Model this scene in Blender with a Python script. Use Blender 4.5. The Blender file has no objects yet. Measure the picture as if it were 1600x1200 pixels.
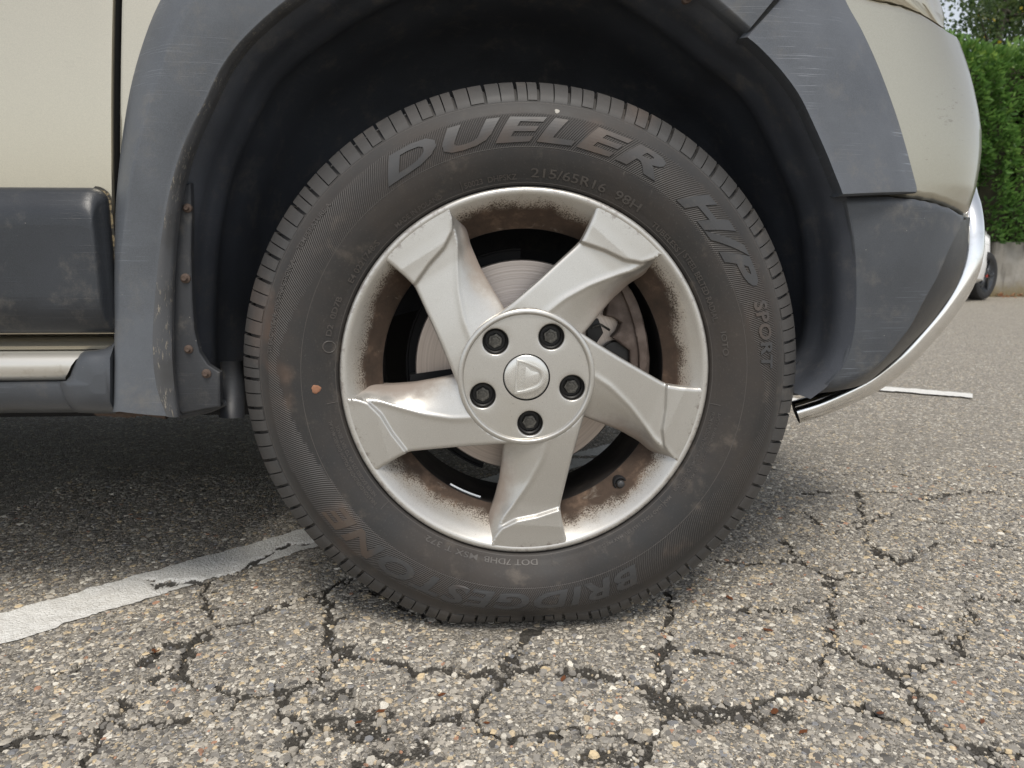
import bpy, bmesh, math, random
import numpy as np
from mathutils import Matrix, Vector

random.seed(7)
rng = np.random.default_rng(7)
rad = math.radians
SC = bpy.context.scene
COL = SC.collection

# ------------------------------------------------------------------ camera
CAM = np.array([-.05948, -.83005, .46287])
YAW, PIT, FPX = .0501, .16588, 1110.0
cam_d = bpy.data.cameras.new('camera')
cam = bpy.data.objects.new('camera', cam_d)
COL.objects.link(cam)
cam.location = CAM.tolist()
cam.rotation_euler = (math.pi / 2 - PIT, 0, -YAW)
cam_d.sensor_width = 36
cam_d.lens = 36 * FPX / 1600
cam_d.clip_start = .01
cam_d.clip_end = 500
cam_d.dof.use_dof = True
cam_d.dof.focus_distance = .86
cam_d.dof.aperture_fstop = 11
SC.camera = cam

# ------------------------------------------------------------------ sky, sun, exposure
SUN_EL, SUN_AZ = rad(58), rad(176)      # azimuth clockwise from +Y
world = bpy.data.worlds.new('World')
SC.world = world
world.use_nodes = True
wn = world.node_tree
wn.nodes.clear()
sky = wn.nodes.new('ShaderNodeTexSky')
sky.sky_type = 'NISHITA'
sky.sun_disc = False
sky.sun_elevation = SUN_EL
sky.sun_rotation = SUN_AZ
sky.air_density = 1.0
sky.dust_density = 1.0
hsv = wn.nodes.new('ShaderNodeHueSaturation')      # overcast: the blue is mostly washed out
hsv.inputs['Saturation'].default_value = .30
bg = wn.nodes.new('ShaderNodeBackground')
bg.inputs['Strength'].default_value = .108
wo = wn.nodes.new('ShaderNodeOutputWorld')
wn.links.new(sky.outputs[0], hsv.inputs['Color'])
wn.links.new(hsv.outputs[0], bg.inputs['Color'])
wn.links.new(bg.outputs[0], wo.inputs['Surface'])

sun_d = bpy.data.lights.new('sun', 'SUN')
sun_d.energy = 1.5
sun_d.angle = rad(20)
sun_d.color = (1, .94, .85)
sun = bpy.data.objects.new('sun', sun_d)
COL.objects.link(sun)
sdir = Vector((math.sin(SUN_AZ) * math.cos(SUN_EL), math.cos(SUN_AZ) * math.cos(SUN_EL), math.sin(SUN_EL)))
sun.rotation_euler = sdir.to_track_quat('Z', 'Y').to_euler()
sun.location = (-3, -6, 8)

SC.view_settings.view_transform = 'Standard'
SC.view_settings.look = 'None'
SC.view_settings.exposure = .70
SC.view_settings.gamma = 1
SC.view_settings.use_curve_mapping = False
SC.cycles.max_bounces = 8

# ------------------------------------------------------------------ photo pixel -> place
FW = np.array([math.sin(YAW) * math.cos(PIT), math.cos(YAW) * math.cos(PIT), -math.sin(PIT)])
RT = np.array([math.cos(YAW), -math.sin(YAW), 0.0])
UP = np.cross(RT, FW)


def ray(x, y):
    return FW + RT * (x - 800) / FPX + UP * (600 - y) / FPX


def at(x, y, Y):
    d = ray(x, y)
    return CAM + d * ((Y - CAM[1]) / d[1])


def onground(x, y):
    d = ray(x, y)
    return CAM + d * (-CAM[2] / d[2])


def proj(P):
    q = np.asarray(P, float) - CAM
    z = q @ FW
    return 800 + FPX * (q @ RT) / z, 600 - FPX * (q @ UP) / z


# ------------------------------------------------------------------ mesh helpers
WM = {}


def par(o, p):
    if p is not None:
        o.parent = p
        o.matrix_parent_inverse = WM[p.name].inverted()
    WM[o.name] = o.matrix_basis.copy()


def link(me, name, mat, parent=None, mw=None, **props):
    o = bpy.data.objects.new(name, me)
    COL.objects.link(o)
    if mat is not None and not me.materials:
        me.materials.append(mat)
    if mw is not None:
        o.matrix_basis = mw
    par(o, parent)
    for k, v in props.items():
        o[k] = v
    return o


def mk(name, verts, faces, mat, parent=None, smooth=True, sharp=None, mw=None, **props):
    me = bpy.data.meshes.new(name)
    me.from_pydata([tuple(map(float, v)) for v in verts], [], faces)
    me.validate()
    fin(me, smooth, sharp)
    return link(me, name, mat, parent, mw, **props)


def fin(me, smooth=True, sharp=None):
    if smooth and len(me.polygons):
        me.polygons.foreach_set('use_smooth', [True] * len(me.polygons))
        if sharp:
            me.set_sharp_from_angle(angle=rad(sharp))
    me.update()


def fast_mesh(name, V, F):
    """V (n,3) array, F (m,k) array of equal sided faces."""
    V = np.ascontiguousarray(V, np.float32)
    F = np.ascontiguousarray(F, np.int32)
    me = bpy.data.meshes.new(name)
    m, k = F.shape
    me.vertices.add(len(V))
    me.vertices.foreach_set('co', V.ravel())
    me.loops.add(m * k)
    me.loops.foreach_set('vertex_index', F.ravel())
    me.polygons.add(m)
    me.polygons.foreach_set('loop_start', np.arange(m, dtype=np.int32) * k)
    me.polygons.foreach_set('loop_total', np.full(m, k, np.int32))
    me.update(calc_edges=True)
    return me


def from_bm(bm, name, mat, parent=None, smooth=True, sharp=35, mw=None, recalc=True, **props):
    if recalc:
        bmesh.ops.recalc_face_normals(bm, faces=bm.faces)
    me = bpy.data.meshes.new(name)
    bm.to_mesh(me)
    bm.free()
    fin(me, smooth, sharp)
    return link(me, name, mat, parent, mw, **props)


def empty(name, loc, **props):
    o = bpy.data.objects.new(name, None)
    o.empty_display_size = .1
    COL.objects.link(o)
    o.matrix_basis = Matrix.Translation(loc)
    WM[o.name] = o.matrix_basis.copy()
    for k, v in props.items():
        o[k] = v
    return o


def catmull(P, n):
    """n points at equal arc length along a smooth curve through P (k,d)."""
    P = np.asarray(P, float)
    if len(P) == 2:
        t = np.linspace(0, 1, n)[:, None]
        return P[0] * (1 - t) + P[1] * t
    Q = np.vstack([2 * P[0] - P[1], P, 2 * P[-1] - P[-2]])
    out = []
    for i in range(1, len(Q) - 2):
        p0, p1, p2, p3 = Q[i - 1:i + 3]
        t = np.linspace(0, 1, 24, endpoint=False)[:, None]
        out.append(.5 * ((2 * p1) + (-p0 + p2) * t + (2 * p0 - 5 * p1 + 4 * p2 - p3) * t ** 2 + (-p0 + 3 * p1 - 3 * p2 + p3) * t ** 3))
    out.append(P[-1:])
    C = np.vstack(out)
    s = np.r_[0, np.cumsum(np.linalg.norm(np.diff(C, axis=0), axis=1))]
    u = np.linspace(0, s[-1], n)
    return np.stack([np.interp(u, s, C[:, k]) for k in range(C.shape[1])], 1)


def grid_faces(nr, nc, off=0, flip=False, wrap=False):
    f = []
    for i in range(nr - 1):
        for j in range(nc if wrap else nc - 1):
            j2 = (j + 1) % nc
            q = (off + i * nc + j, off + i * nc + j2, off + (i + 1) * nc + j2, off + (i + 1) * nc + j)
            f.append(q[::-1] if flip else q)
    return f


def grid(name, G, mat, parent=None, sharp=None, flip=False, wrap=False, **props):
    """G (rows, cols, 3)"""
    G = np.asarray(G, float)
    nr, nc = G.shape[:2]
    return mk(name, G.reshape(-1, 3), grid_faces(nr, nc, 0, flip, wrap), mat, parent, True, sharp, **props)


def lathe(name, prof, n, mat, parent=None, zc=0.0, sharp=40, a0=0, a1=2 * math.pi, deform=None, mw=None, **props):
    """prof [(r, Y)] turned about the wheel axis (along Y)."""
    full = abs(a1 - a0 - 2 * math.pi) < 1e-6
    A = np.linspace(a0, a1, n, endpoint=not full)
    V = np.array([[(r * math.cos(a), y, r * math.sin(a)) for a in A] for r, y in prof])
    if deform is not None:
        V = deform(V)
    V[..., 2] += zc
    return mk(name, V.reshape(-1, 3), grid_faces(len(prof), n, 0, True, full), mat, parent, True, sharp, mw, **props)


def plate(name, outline, thick, mat, parent=None, bevel=.003, seg=3, sharp=35, **props):
    """outline: list of 3D points (front face, seen from -Y); goes back by thick along +Y."""
    bm = bmesh.new()
    vs = [bm.verts.new(tuple(p)) for p in outline]
    f = bm.faces.new(vs)
    r = bmesh.ops.extrude_face_region(bm, geom=[f])
    back = [g for g in r['geom'] if isinstance(g, bmesh.types.BMVert)]
    for v in back:
        v.co.y += thick
    bm.verts.ensure_lookup_table()
    front_e = [e for e in bm.edges if e.verts[0] in vs and e.verts[1] in vs]
    if bevel:
        bmesh.ops.bevel(bm, geom=front_e, offset=bevel, segments=seg, profile=.6, affect='EDGES')
    return from_bm(bm, name, mat, parent, True, sharp, **props)


def box(bm, lo, hi):
    v = [bm.verts.new((x, y, z)) for x in (lo[0], hi[0]) for y in (lo[1], hi[1]) for z in (lo[2], hi[2])]
    for q in ((0, 1, 3, 2), (4, 6, 7, 5), (0, 4, 5, 1), (2, 3, 7, 6), (0, 2, 6, 4), (1, 5, 7, 3)):
        bm.faces.new([v[i] for i in q])


def tube(path, radii, n=16, cap=True):
    P = np.asarray(path, float)
    T = np.gradient(P, axis=0)
    T /= np.linalg.norm(T, axis=1)[:, None]
    up = np.array([0, 0, 1.0]) if abs(T[0, 2]) < .9 else np.array([1.0, 0, 0])
    V = []
    for i, p in enumerate(P):
        a = np.cross(T[i], up)
        a /= np.linalg.norm(a)
        b = np.cross(T[i], a)
        up = -b if np.dot(-b, up) > 0 else b
        r = radii[i] if hasattr(radii, '__len__') else radii
        for k in range(n):
            t = 2 * math.pi * k / n
            V.append(p + r * (math.cos(t) * a + math.sin(t) * np.cross(a, T[i])))
    F = grid_faces(len(P), n, 0, False, True)
    if cap:
        F.append(tuple(range(n)))
        F.append(tuple(range((len(P) - 1) * n, len(P) * n))[::-1])
    return V, F


# ------------------------------------------------------------------ material helpers
class Mat:
    def __init__(s, name):
        s.m = bpy.data.materials.new(name)
        s.m.use_nodes = True
        s.t = s.m.node_tree
        s.b = s.t.nodes['Principled BSDF']
        s.co = s.t.nodes.new('ShaderNodeTexCoord').outputs['Object']

    def n(s, typ, **kw):
        nd = s.t.nodes.new(typ)
        for k, v in kw.items():
            setattr(nd, k, v)
        return nd

    def put(s, sock, v):
        if isinstance(v, bpy.types.NodeSocket):
            s.t.links.new(v, sock)
        elif isinstance(v, (tuple, list)) and len(v) == 3 and sock.type == 'RGBA':
            sock.default_value = (*v, 1)
        else:
            sock.default_value = v

    def set(s, **kw):
        for k, v in kw.items():
            s.put(s.b.inputs[k.replace('_', ' ')], v)
        return s

    def noise(s, scale, detail=4, rough=.55, co=None, dist=0):
        nd = s.n('ShaderNodeTexNoise')
        s.put(nd.inputs['Vector'], co or s.co)
        nd.inputs['Scale'].default_value = scale
        nd.inputs['Detail'].default_value = detail
        nd.inputs['Roughness'].default_value = rough
        nd.inputs['Distortion'].default_value = dist
        return nd.outputs['Fac']

    def vor(s, scale, feature='F1', out='Distance', co=None, rnd=1):
        nd = s.n('ShaderNodeTexVoronoi', feature=feature)
        s.put(nd.inputs['Vector'], co or s.co)
        nd.inputs['Scale'].default_value = scale
        nd.inputs['Randomness'].default_value = rnd
        return nd.outputs[out]

    def stretch(s, sc, rot=(0, 0, 0), co=None):
        nd = s.n('ShaderNodeMapping')
        s.put(nd.inputs['Vector'], co or s.co)
        nd.inputs['Scale'].default_value = sc
        nd.inputs['Rotation'].default_value = rot
        return nd.outputs[0]

    def math(s, op, a, b=0.0, clamp=False):
        nd = s.n('ShaderNodeMath', operation=op, use_clamp=clamp)
        s.put(nd.inputs[0], a)
        s.put(nd.inputs[1], b)
        return nd.outputs[0]

    def step(s, v, lo, hi, a=0.0, b=1.0):
        nd = s.n('ShaderNodeMapRange', interpolation_type='SMOOTHSTEP')
        s.put(nd.inputs['Value'], v)
        for k, x in (('From Min', lo), ('From Max', hi), ('To Min', a), ('To Max', b)):
            s.put(nd.inputs[k], x)
        return nd.outputs[0]

    def mix(s, f, a, b, mode='MIX'):
        nd = s.n('ShaderNodeMix', data_type='RGBA', blend_type=mode)
        s.put(nd.inputs[0], f)
        s.put(nd.inputs[6], a)
        s.put(nd.inputs[7], b)
        return nd.outputs[2]

    def ramp(s, v, stops, interp='LINEAR'):
        nd = s.n('ShaderNodeValToRGB')
        nd.color_ramp.interpolation = interp
        e = nd.color_ramp.elements
        while len(e) < len(stops):
            e.new(.5)
        for el, (p, c) in zip(e, stops):
            el.position = p
            el.color = (*c, 1)
        s.put(nd.inputs[0], v)
        return nd.outputs[0]

    def attr(s, name, out='Fac'):
        return s.n('ShaderNodeAttribute', attribute_name=name).outputs[out]

    def xyz(s, co=None):
        nd = s.n('ShaderNodeSeparateXYZ')
        s.put(nd.inputs[0], co or s.co)
        return nd.outputs

    def bump(s, h, dist=.001, strength=1, base=None):
        nd = s.n('ShaderNodeBump')
        nd.inputs['Distance'].default_value = dist
        nd.inputs['Strength'].default_value = strength
        s.put(nd.inputs['Height'], h)
        if base is not None:
            s.put(nd.inputs['Normal'], base)
        s.t.links.new(nd.outputs[0], s.b.inputs['Normal'])
        return nd.outputs[0]


MT = {}


def build_materials():
    # --- weathered grey plastic of the arch cladding
    def plastic(name, c, rough, speck=.6, scr=.5, spec=.5):
        M = Mat(name)
        big = M.noise(7, 5, .6)
        col = M.mix(M.step(big, .35, .7), [x * .78 for x in c], [x * 1.16 for x in c])
        fine = M.noise(900, 2, .5)
        col = M.mix(M.step(fine, .3, .75, 0, .35), col, [x * 1.5 for x in c])
        spk = M.math('MULTIPLY', M.step(M.vor(60), .045, .028), M.step(M.noise(13, 2), .52, .62))
        spk2 = M.math('MULTIPLY', M.step(M.vor(160), .05, .02), M.step(M.noise(21, 2), .56, .66))
        sp = M.math('MULTIPLY', M.math('MAXIMUM', spk, spk2), speck)
        col = M.mix(sp, col, (.36, .34, .30))
        st = M.stretch((3, 3, 190))
        lines = M.math('MULTIPLY', M.step(M.noise(3.5, 3, .6, st), .60, .66), M.step(M.noise(9, 3), .46, .62))
        col = M.mix(M.math('MULTIPLY', lines, scr), col, [x * 2.3 for x in c])
        dust = M.step(M.noise(24, 6, .75), .50, .78, 0, .38)
        col = M.mix(dust, col, (.20, .18, .15))
        M.set(Base_Color=col, Roughness=M.step(big, .3, .7, rough - .06, rough + .08), Specular_IOR_Level=spec)
        M.bump(M.math('ADD', M.noise(1100, 2), M.math('MULTIPLY', lines, .6)), .00016, .8)
        MT[name] = M.m
    plastic('cladding', (.096, .105, .118), .42, .7, .35)
    plastic('scratched_cladding', (.092, .100, .113), .40, .5, 1.0)
    plastic('bumper_plastic', (.054, .059, .067), .39, .5, .9)
    plastic('liner', (.050, .055, .066), .58, .35, .15, .4)
    plastic('guard_plastic', (.030, .032, .036), .52, .9, .3)
    plastic('black_plastic', (.026, .029, .034), .34, .4, .2)

    # --- dirt and scuffs on the arch lip
    M = Mat('scuffed_cladding')
    c = (.085, .088, .094)
    s1 = M.stretch((60, 60, 14))
    scuff = M.math('MULTIPLY', M.step(M.noise(7, 6, .7, s1), .53, .66), M.step(M.noise(26, 3), .42, .62))
    col = M.mix(M.step(M.noise(18, 5), .4, .7), c, (.06, .06, .06))
    col = M.mix(scuff, col, (.30, .27, .22))
    M.set(Base_Color=col, Roughness=.62)
    M.bump(scuff, .0004, .8)
    MT['scuffed'] = M.m

    # --- champagne metallic paint
    def paint(name, c, dirt):
        M = Mat(name)
        fl = M.vor(2600, out='Color')
        flv = M.xyz(fl)[0]
        col = M.mix(M.step(flv, 0, 1), [x * .93 for x in c], [x * 1.08 for x in c])
        big = M.noise(5, 4)
        col = M.mix(M.step(big, .4, .7, 0, .12), col, [x * .8 for x in c])
        mark = M.math('MULTIPLY', M.step(M.noise(42, 5, .65, M.stretch((1, 1, 3.2), (0, .5, 0))), .62, .68), M.step(M.noise(11, 2), .5, .62))
        dots = M.math('MULTIPLY', M.step(M.vor(48), .055, .03), M.step(M.noise(9, 2), .54, .6))
        col = M.mix(M.math('MULTIPLY', M.math('MAXIMUM', mark, dots), dirt), col, (.16, .145, .12))
        M.set(Base_Color=col, Metallic=.75, Roughness=.30, Coat_Weight=.6, Coat_Roughness=.07)
        M.bump(M.noise(700, 2), .00005, .4)
        MT[name] = M.m
    paint('paint', (.51, .468, .37), .15)
    paint('bumper_paint', (.40, .376, .305), .45)
    M = Mat('sill_silver')
    M.set(Base_Color=M.mix(M.step(M.noise(40, 5), .55, .72, 0, .7), (.62, .60, .55), (.36, .30, .22)), Metallic=.6, Roughness=.34)
    M.bump(M.noise(500, 2), .0001, .4)
    MT['sill_silver'] = M.m
    M = Mat('gap_dirt')
    M.set(Base_Color=M.mix(M.step(M.noise(160, 4), .45, .6), (.035, .033, .028), (.24, .19, .11)), Roughness=.9)
    MT['gap_dirt'] = M.m
    M = Mat('black')
    M.set(Base_Color=(.006, .006, .007), Roughness=.8)
    MT['black'] = M.m

    # --- alloy: silver lacquer, brake dust baked on where the air drops it
    def alloy(name, dusty):
        M = Mat(name)
        grain = M.noise(1500, 2, .5)
        c = M.mix(M.step(grain, .3, .7), (.49, .475, .443), (.58, .565, .53))
        tint = M.step(M.noise(16, 5, .6), .5, .8, 0, .30)
        c = M.mix(tint, c, (.48, .44, .36))
        x, y, z = M.xyz()
        r = M.math('SQRT', M.math('ADD', M.math('MULTIPLY', x, x), M.math('MULTIPLY', z, z)))
        sp = M.math('MULTIPLY', M.step(M.vor(190), .12, .05), M.step(M.noise(30, 3), .50, .62))
        c = M.mix(M.math('MULTIPLY', sp, .55), c, (.10, .085, .07))
        met, ro, coat = .75, .34, .15
        if dusty == 2:
            wob = M.math('ADD', M.math('MULTIPLY', M.noise(7, 4, .6), .052), M.math('MULTIPLY', M.noise(48, 5, .7), .012))
            rr = M.math('ADD', r, M.math('SUBTRACT', wob, .0310))
            soft = M.step(rr, .2130, .1930)
            c = M.mix(M.math('MULTIPLY', soft, .62), c, (.40, .325, .24))
            hard = M.step(rr, .2010, .1930)
            spray = M.math('MULTIPLY', M.step(M.noise(520, 3, .75), .56, .63), M.step(rr, .2110, .2000))
            spray = M.math('MAXIMUM', spray, M.math('MULTIPLY', M.step(M.noise(520, 3, .75), .45, .53), M.step(rr, .2050, .1970)))
            dk = M.math('MAXIMUM', hard, spray)
            dark = M.ramp(M.noise(30, 5, .7), [(.3, (.026, .017, .013)), (.55, (.055, .035, .026)), (.75, (.15, .10, .07))])
            worn = M.step(M.noise(26, 5, .65, None, .8), .62, .76, 0, .6)
            dk = M.math('MULTIPLY', dk, M.math('SUBTRACT', 1, worn))
            c = M.mix(M.math('MULTIPLY', dk, .93), c, dark)
            kerb = M.math('MULTIPLY', M.step(r, .2150, .2185), M.step(M.noise(8, 6, .8, M.stretch((9, 9, 9))), .52, .60))
            c = M.mix(M.math('MULTIPLY', kerb, .55), c, (.26, .22, .20))
            met = M.math('MULTIPLY', M.math('SUBTRACT', 1, dk), .65)
            ro = M.step(dk, 0, 1, .36, .95)
            clean = M.math('SUBTRACT', 1, dk)
            M.set(Specular_IOR_Level=M.math('MULTIPLY', clean, .5))
            coat = M.math('MULTIPLY', clean, .15)
        elif dusty == 1:
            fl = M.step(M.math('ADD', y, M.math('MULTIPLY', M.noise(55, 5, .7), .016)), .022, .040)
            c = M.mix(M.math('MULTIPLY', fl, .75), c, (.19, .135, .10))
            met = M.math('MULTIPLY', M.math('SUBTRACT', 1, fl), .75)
            st = M.math('MULTIPLY', M.step(M.noise(5, 4, .7, M.stretch((10, 10, 130), (0, .35, 0))), .69, .71), M.step(M.noise(17, 2), .56, .64))
            c = M.mix(M.math('MULTIPLY', st, .8), c, (.14, .11, .09))
            ker = M.math('MULTIPLY', M.step(r, .206, .216), M.step(M.noise(130, 6, .75), .54, .60))
            c = M.mix(M.math('MULTIPLY', ker, .7), c, (.22, .18, .16))
            ro = M.step(fl, 0, 1, .34, .75)
        M.set(Base_Color=c, Metallic=met, Roughness=ro, Coat_Weight=coat, Coat_Roughness=.2)
        M.bump(grain, .00006, .35)
        MT[name] = M.m
    alloy('alloy', 0)
    alloy('alloy_spoke', 1)
    alloy('alloy_dish', 2)
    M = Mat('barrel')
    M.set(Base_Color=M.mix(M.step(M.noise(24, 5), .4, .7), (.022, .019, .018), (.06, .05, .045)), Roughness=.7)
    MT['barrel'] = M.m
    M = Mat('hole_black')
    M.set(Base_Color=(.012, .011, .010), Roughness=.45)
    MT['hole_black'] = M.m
    M = Mat('bolt_steel')
    M.set(Base_Color=M.mix(M.step(M.noise(260, 4), .4, .65), (.055, .052, .046), (.13, .125, .11)), Metallic=.4, Roughness=.5)
    MT['bolt'] = M.m
    M = Mat('cap_silver')
    M.set(Base_Color=(.66, .65, .615), Metallic=.75, Roughness=.27)
    M.bump(M.noise(1300, 2), .00004, .3)
    MT['cap'] = M.m
    M = Mat('disc_steel')
    x, y, z = M.xyz()
    r = M.math('SQRT', M.math('ADD', M.math('MULTIPLY', x, x), M.math('MULTIPLY', z, z)))
    nd = M.n('ShaderNodeTexNoise', noise_dimensions='1D')
    M.put(nd.inputs['W'], r)
    nd.inputs['Scale'].default_value = 420
    nd.inputs['Detail'].default_value = 5
    ring = nd.outputs['Fac']
    M.set(Base_Color=M.mix(ring, (.36, .31, .28), (.60, .54, .50)), Metallic=.85, Roughness=.36, Anisotropic=.5)
    M.bump(ring, .0002, .6)
    MT['disc'] = M.m
    M = Mat('caliper_cast')
    M.set(Base_Color=M.mix(M.step(M.noise(50, 5), .35, .7), (.10, .075, .062), (.19, .15, .128)), Metallic=.2, Roughness=.7)
    M.bump(M.noise(400, 3), .0003, .6)
    MT['caliper'] = M.m
    M = Mat('rust')
    M.set(Base_Color=M.mix(M.noise(220, 4), (.045, .033, .027), (.125, .085, .065)), Roughness=.85)
    MT['rust'] = M.m
    M = Mat('chrome')
    M.set(Base_Color=M.mix(M.step(M.noise(30, 5), .5, .8), (.86, .86, .85), (.70, .69, .66)), Metallic=1, Roughness=M.step(M.noise(14, 4), .3, .8, .10, .20))
    MT['chrome'] = M.m
    M = Mat('weight_metal')
    M.set(Base_Color=(.75, .74, .72), Metallic=1, Roughness=.22)
    MT['weight'] = M.m
    M = Mat('valve_plastic')
    M.set(Base_Color=(.045, .045, .046), Roughness=.42)
    MT['valve_cap'] = M.m

    # --- tyre rubber
    def rubber(name, hatch):
        M = Mat(name)
        x, y, z = M.xyz()
        r = M.math('SQRT', M.math('ADD', M.math('MULTIPLY', x, x), M.math('MULTIPLY', z, z)))
        big = M.noise(6.5, 5, .65)
        c = M.mix(M.step(big, .32, .68), (.024, .0235, .0235), (.042, .035, .030))
        c = M.mix(M.step(M.noise(17, 6, .7), .55, .74, 0, .62), c, (.135, .112, .09))
        c = M.mix(M.step(M.noise(420, 3, .6), .55, .8, 0, .3), c, (.12, .11, .10))
        scr = M.math('MULTIPLY', M.step(M.noise(4, 4, .7, M.stretch((46, 46, 9))), .66, .72), M.step(M.noise(12, 2), .54, .64))
        c = M.mix(M.math('MULTIPLY', scr, .5), c, (.20, .185, .165))
        rust = M.math('MULTIPLY', M.step(M.noise(8.5, 3, .5), .60, .72), M.step(r, .262, .27))
        c = M.mix(M.math('MULTIPLY', rust, .5), c, (.125, .075, .05))
        grey = M.step(r, .300, .318)
        c = M.mix(M.math('MULTIPLY', grey, .5), c, (.076, .075, .074))
        h = M.math('MULTIPLY', M.noise(600, 3), .25)
        if hatch:
            a = M.math('ARCTAN2', z, x)
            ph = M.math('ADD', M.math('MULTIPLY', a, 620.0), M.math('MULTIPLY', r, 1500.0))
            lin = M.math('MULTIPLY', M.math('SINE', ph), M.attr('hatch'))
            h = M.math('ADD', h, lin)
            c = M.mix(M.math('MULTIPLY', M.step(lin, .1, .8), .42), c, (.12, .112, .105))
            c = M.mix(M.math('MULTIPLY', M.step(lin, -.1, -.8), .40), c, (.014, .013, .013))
        M.set(Base_Color=c, Roughness=M.step(big, .3, .7, .52, .66), Specular_IOR_Level=.45)
        M.bump(h, .0005, .7)
        MT[name] = M.m
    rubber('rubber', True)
    rubber('tread_rubber', False)
    M = Mat('letter_rubber')
    c = M.mix(M.step(M.noise(8.5, 3, .5), .48, .66), (.046, .046, .047), (.076, .057, .045))
    c = M.mix(M.step(M.noise(60, 5, .7), .5, .75, 0, .4), c, (.095, .083, .072))
    M.set(Base_Color=c, Roughness=.50)
    MT['letters'] = M.m
    M = Mat('orange_dot')
    M.set(Base_Color=M.mix(M.noise(300, 4), (.22, .10, .055), (.34, .17, .10)), Roughness=.8)
    MT['orange'] = M.m

    # --- asphalt
    def asphalt(name, pt=False):
        M = Mat(name)
        co = M.n('ShaderNodeNewGeometry').outputs['Position']
        warp = M.n('ShaderNodeTexNoise')
        M.put(warp.inputs['Vector'], co)
        warp.inputs['Scale'].default_value = 90
        v = M.n('ShaderNodeVectorMath', operation='MULTIPLY_ADD')
        M.put(v.inputs[0], warp.outputs['Color'])
        v.inputs[1].default_value = (.008, .008, .008)
        M.put(v.inputs[2], co)
        cw = M.stretch((1, 1, .05), co=v.outputs[0])
        pal = [(0, (.11, .102, .09)), (.14, (.25, .233, .205)), (.32, (.38, .352, .31)), (.54, (.49, .45, .39)), (.70, (.56, .47, .34)), (.80, (.66, .62, .545)), (.90, (.24, .235, .235)), (.965, (.68, .65, .58))]
        d1, e1, c1 = M.vor(135, co=cw), M.vor(135, 'DISTANCE_TO_EDGE', co=cw), M.vor(135, out='Color', co=cw)
        d2, c2 = M.vor(430, co=cw), M.vor(430, out='Color', co=cw)
        s1 = M.ramp(M.xyz(c1)[0], pal, 'CONSTANT')
        s2 = M.ramp(M.xyz(c2)[1], pal, 'CONSTANT')
        base = M.mix(M.step(M.noise(420, 3, .7, co), .35, .7), (.10, .093, .082), (.34, .315, .275))
        fine = M.mix(M.step(d2, .55, .30, 0, .85), base, s2)
        edge = M.step(e1, .05, .16)
        pick = M.math('MULTIPLY', edge, M.step(M.xyz(c1)[2], .30, .38))
        col = M.mix(pick, fine, s1)
        col = M.mix(M.step(e1, .07, .0, 0, .62), col, (.055, .05, .044))
        big = M.noise(3.2, 4, .6, co)
        col = M.mix(M.step(big, .35, .7, 0, .22), col, (.22, .205, .18))
        col = M.mix(1.0, col, (1.24, 1.22, 1.18), 'MULTIPLY')
        # dark bitumen shows in the cracks
        cr = M.attr('crack')
        ck = M.step(M.math('ADD', cr, M.math('MULTIPLY', M.math('SUBTRACT', M.noise(120, 6, .8, co), .5), 1.5)), .40, .58)
        if pt:
            wear = M.math('ADD', M.noise(340, 5, .75, co), M.math('MULTIPLY', M.math('SUBTRACT', M.noise(14, 3, .6, co), .5), .5))
            pw = M.mix(M.step(M.noise(60, 5, .7, co), .35, .75), (.86, .85, .81), (.72, .70, .65))
            col = M.mix(M.step(wear, .64, .70), pw, col)
            col = M.mix(M.math('MULTIPLY', M.step(d2, .4, .65), .14), col, (.25, .235, .21))
        col = M.mix(M.math('MULTIPLY', ck, .93), col, M.mix(M.noise(260, 4, .6, co), (.018, .0165, .014), (.058, .052, .043)))
        rough = M.step(M.noise(30, 3, .6, co), .3, .7, .72, .9)
        M.set(Base_Color=col, Roughness=rough, Specular_IOR_Level=.35)
        h = M.math('ADD', M.math('MULTIPLY', M.step(e1, 0, .25), .8), M.math('MULTIPLY', M.step(d2, .7, .1), .5))
        h = M.math('ADD', h, M.math('MULTIPLY', M.noise(700, 3, .6, co), .35))
        M.bump(h, .0016 if not pt else .0010, .8)
        MT[name] = M.m
    asphalt('asphalt')
    asphalt('line_paint', True)
    M = Mat('aggregate')
    ac = M.attr('tone', 'Color')
    M.set(Base_Color=M.mix(M.step(M.noise(380, 4, .65), .4, .75, 0, .45), ac, (.16, .15, .135)), Roughness=.75)
    M.bump(M.noise(900, 3), .0003, .6)
    MT['aggregate'] = M.m

    # --- far things
    M = Mat('old_concrete')
    co = M.n('ShaderNodeNewGeometry').outputs['Position']
    c = M.mix(M.step(M.noise(2.6, 6, .65, co), .35, .7), (.20, .185, .16), (.31, .295, .265))
    c = M.mix(M.step(M.noise(5, 5, .7, M.stretch((2.2, 2.2, .25), co=co)), .52, .72, 0, .7), c, (.085, .08, .07))
    zz = M.xyz(co)[2]
    c = M.mix(M.math('MULTIPLY', M.step(M.math('ADD', zz, M.math('MULTIPLY', M.noise(4, 5, .7, co), .5)), .52, .28), .7), c, (.17, .13, .05))
    M.set(Base_Color=c, Roughness=.92)
    M.bump(M.noise(30, 6, .7, co), .006, .8)
    MT['concrete'] = M.m

    def leaf(name, pal, trans=.35):
        M = Mat(name)
        t = M.attr('tone')
        M.set(Base_Color=M.ramp(t, pal), Roughness=.42, Specular_IOR_Level=.5, Transmission_Weight=0.0)
        M.set(Subsurface_Weight=0.0)
        tr = M.n('ShaderNodeBsdfTranslucent')
        M.put(tr.inputs['Color'], M.ramp(t, [(p, tuple(min(1, x * 1.5) for x in c)) for p, c in pal]))
        ms = M.n('ShaderNodeMixShader')
        ms.inputs[0].default_value = trans
        out = M.t.nodes['Material Output']
        M.t.links.new(M.b.outputs[0], ms.inputs[1])
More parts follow.
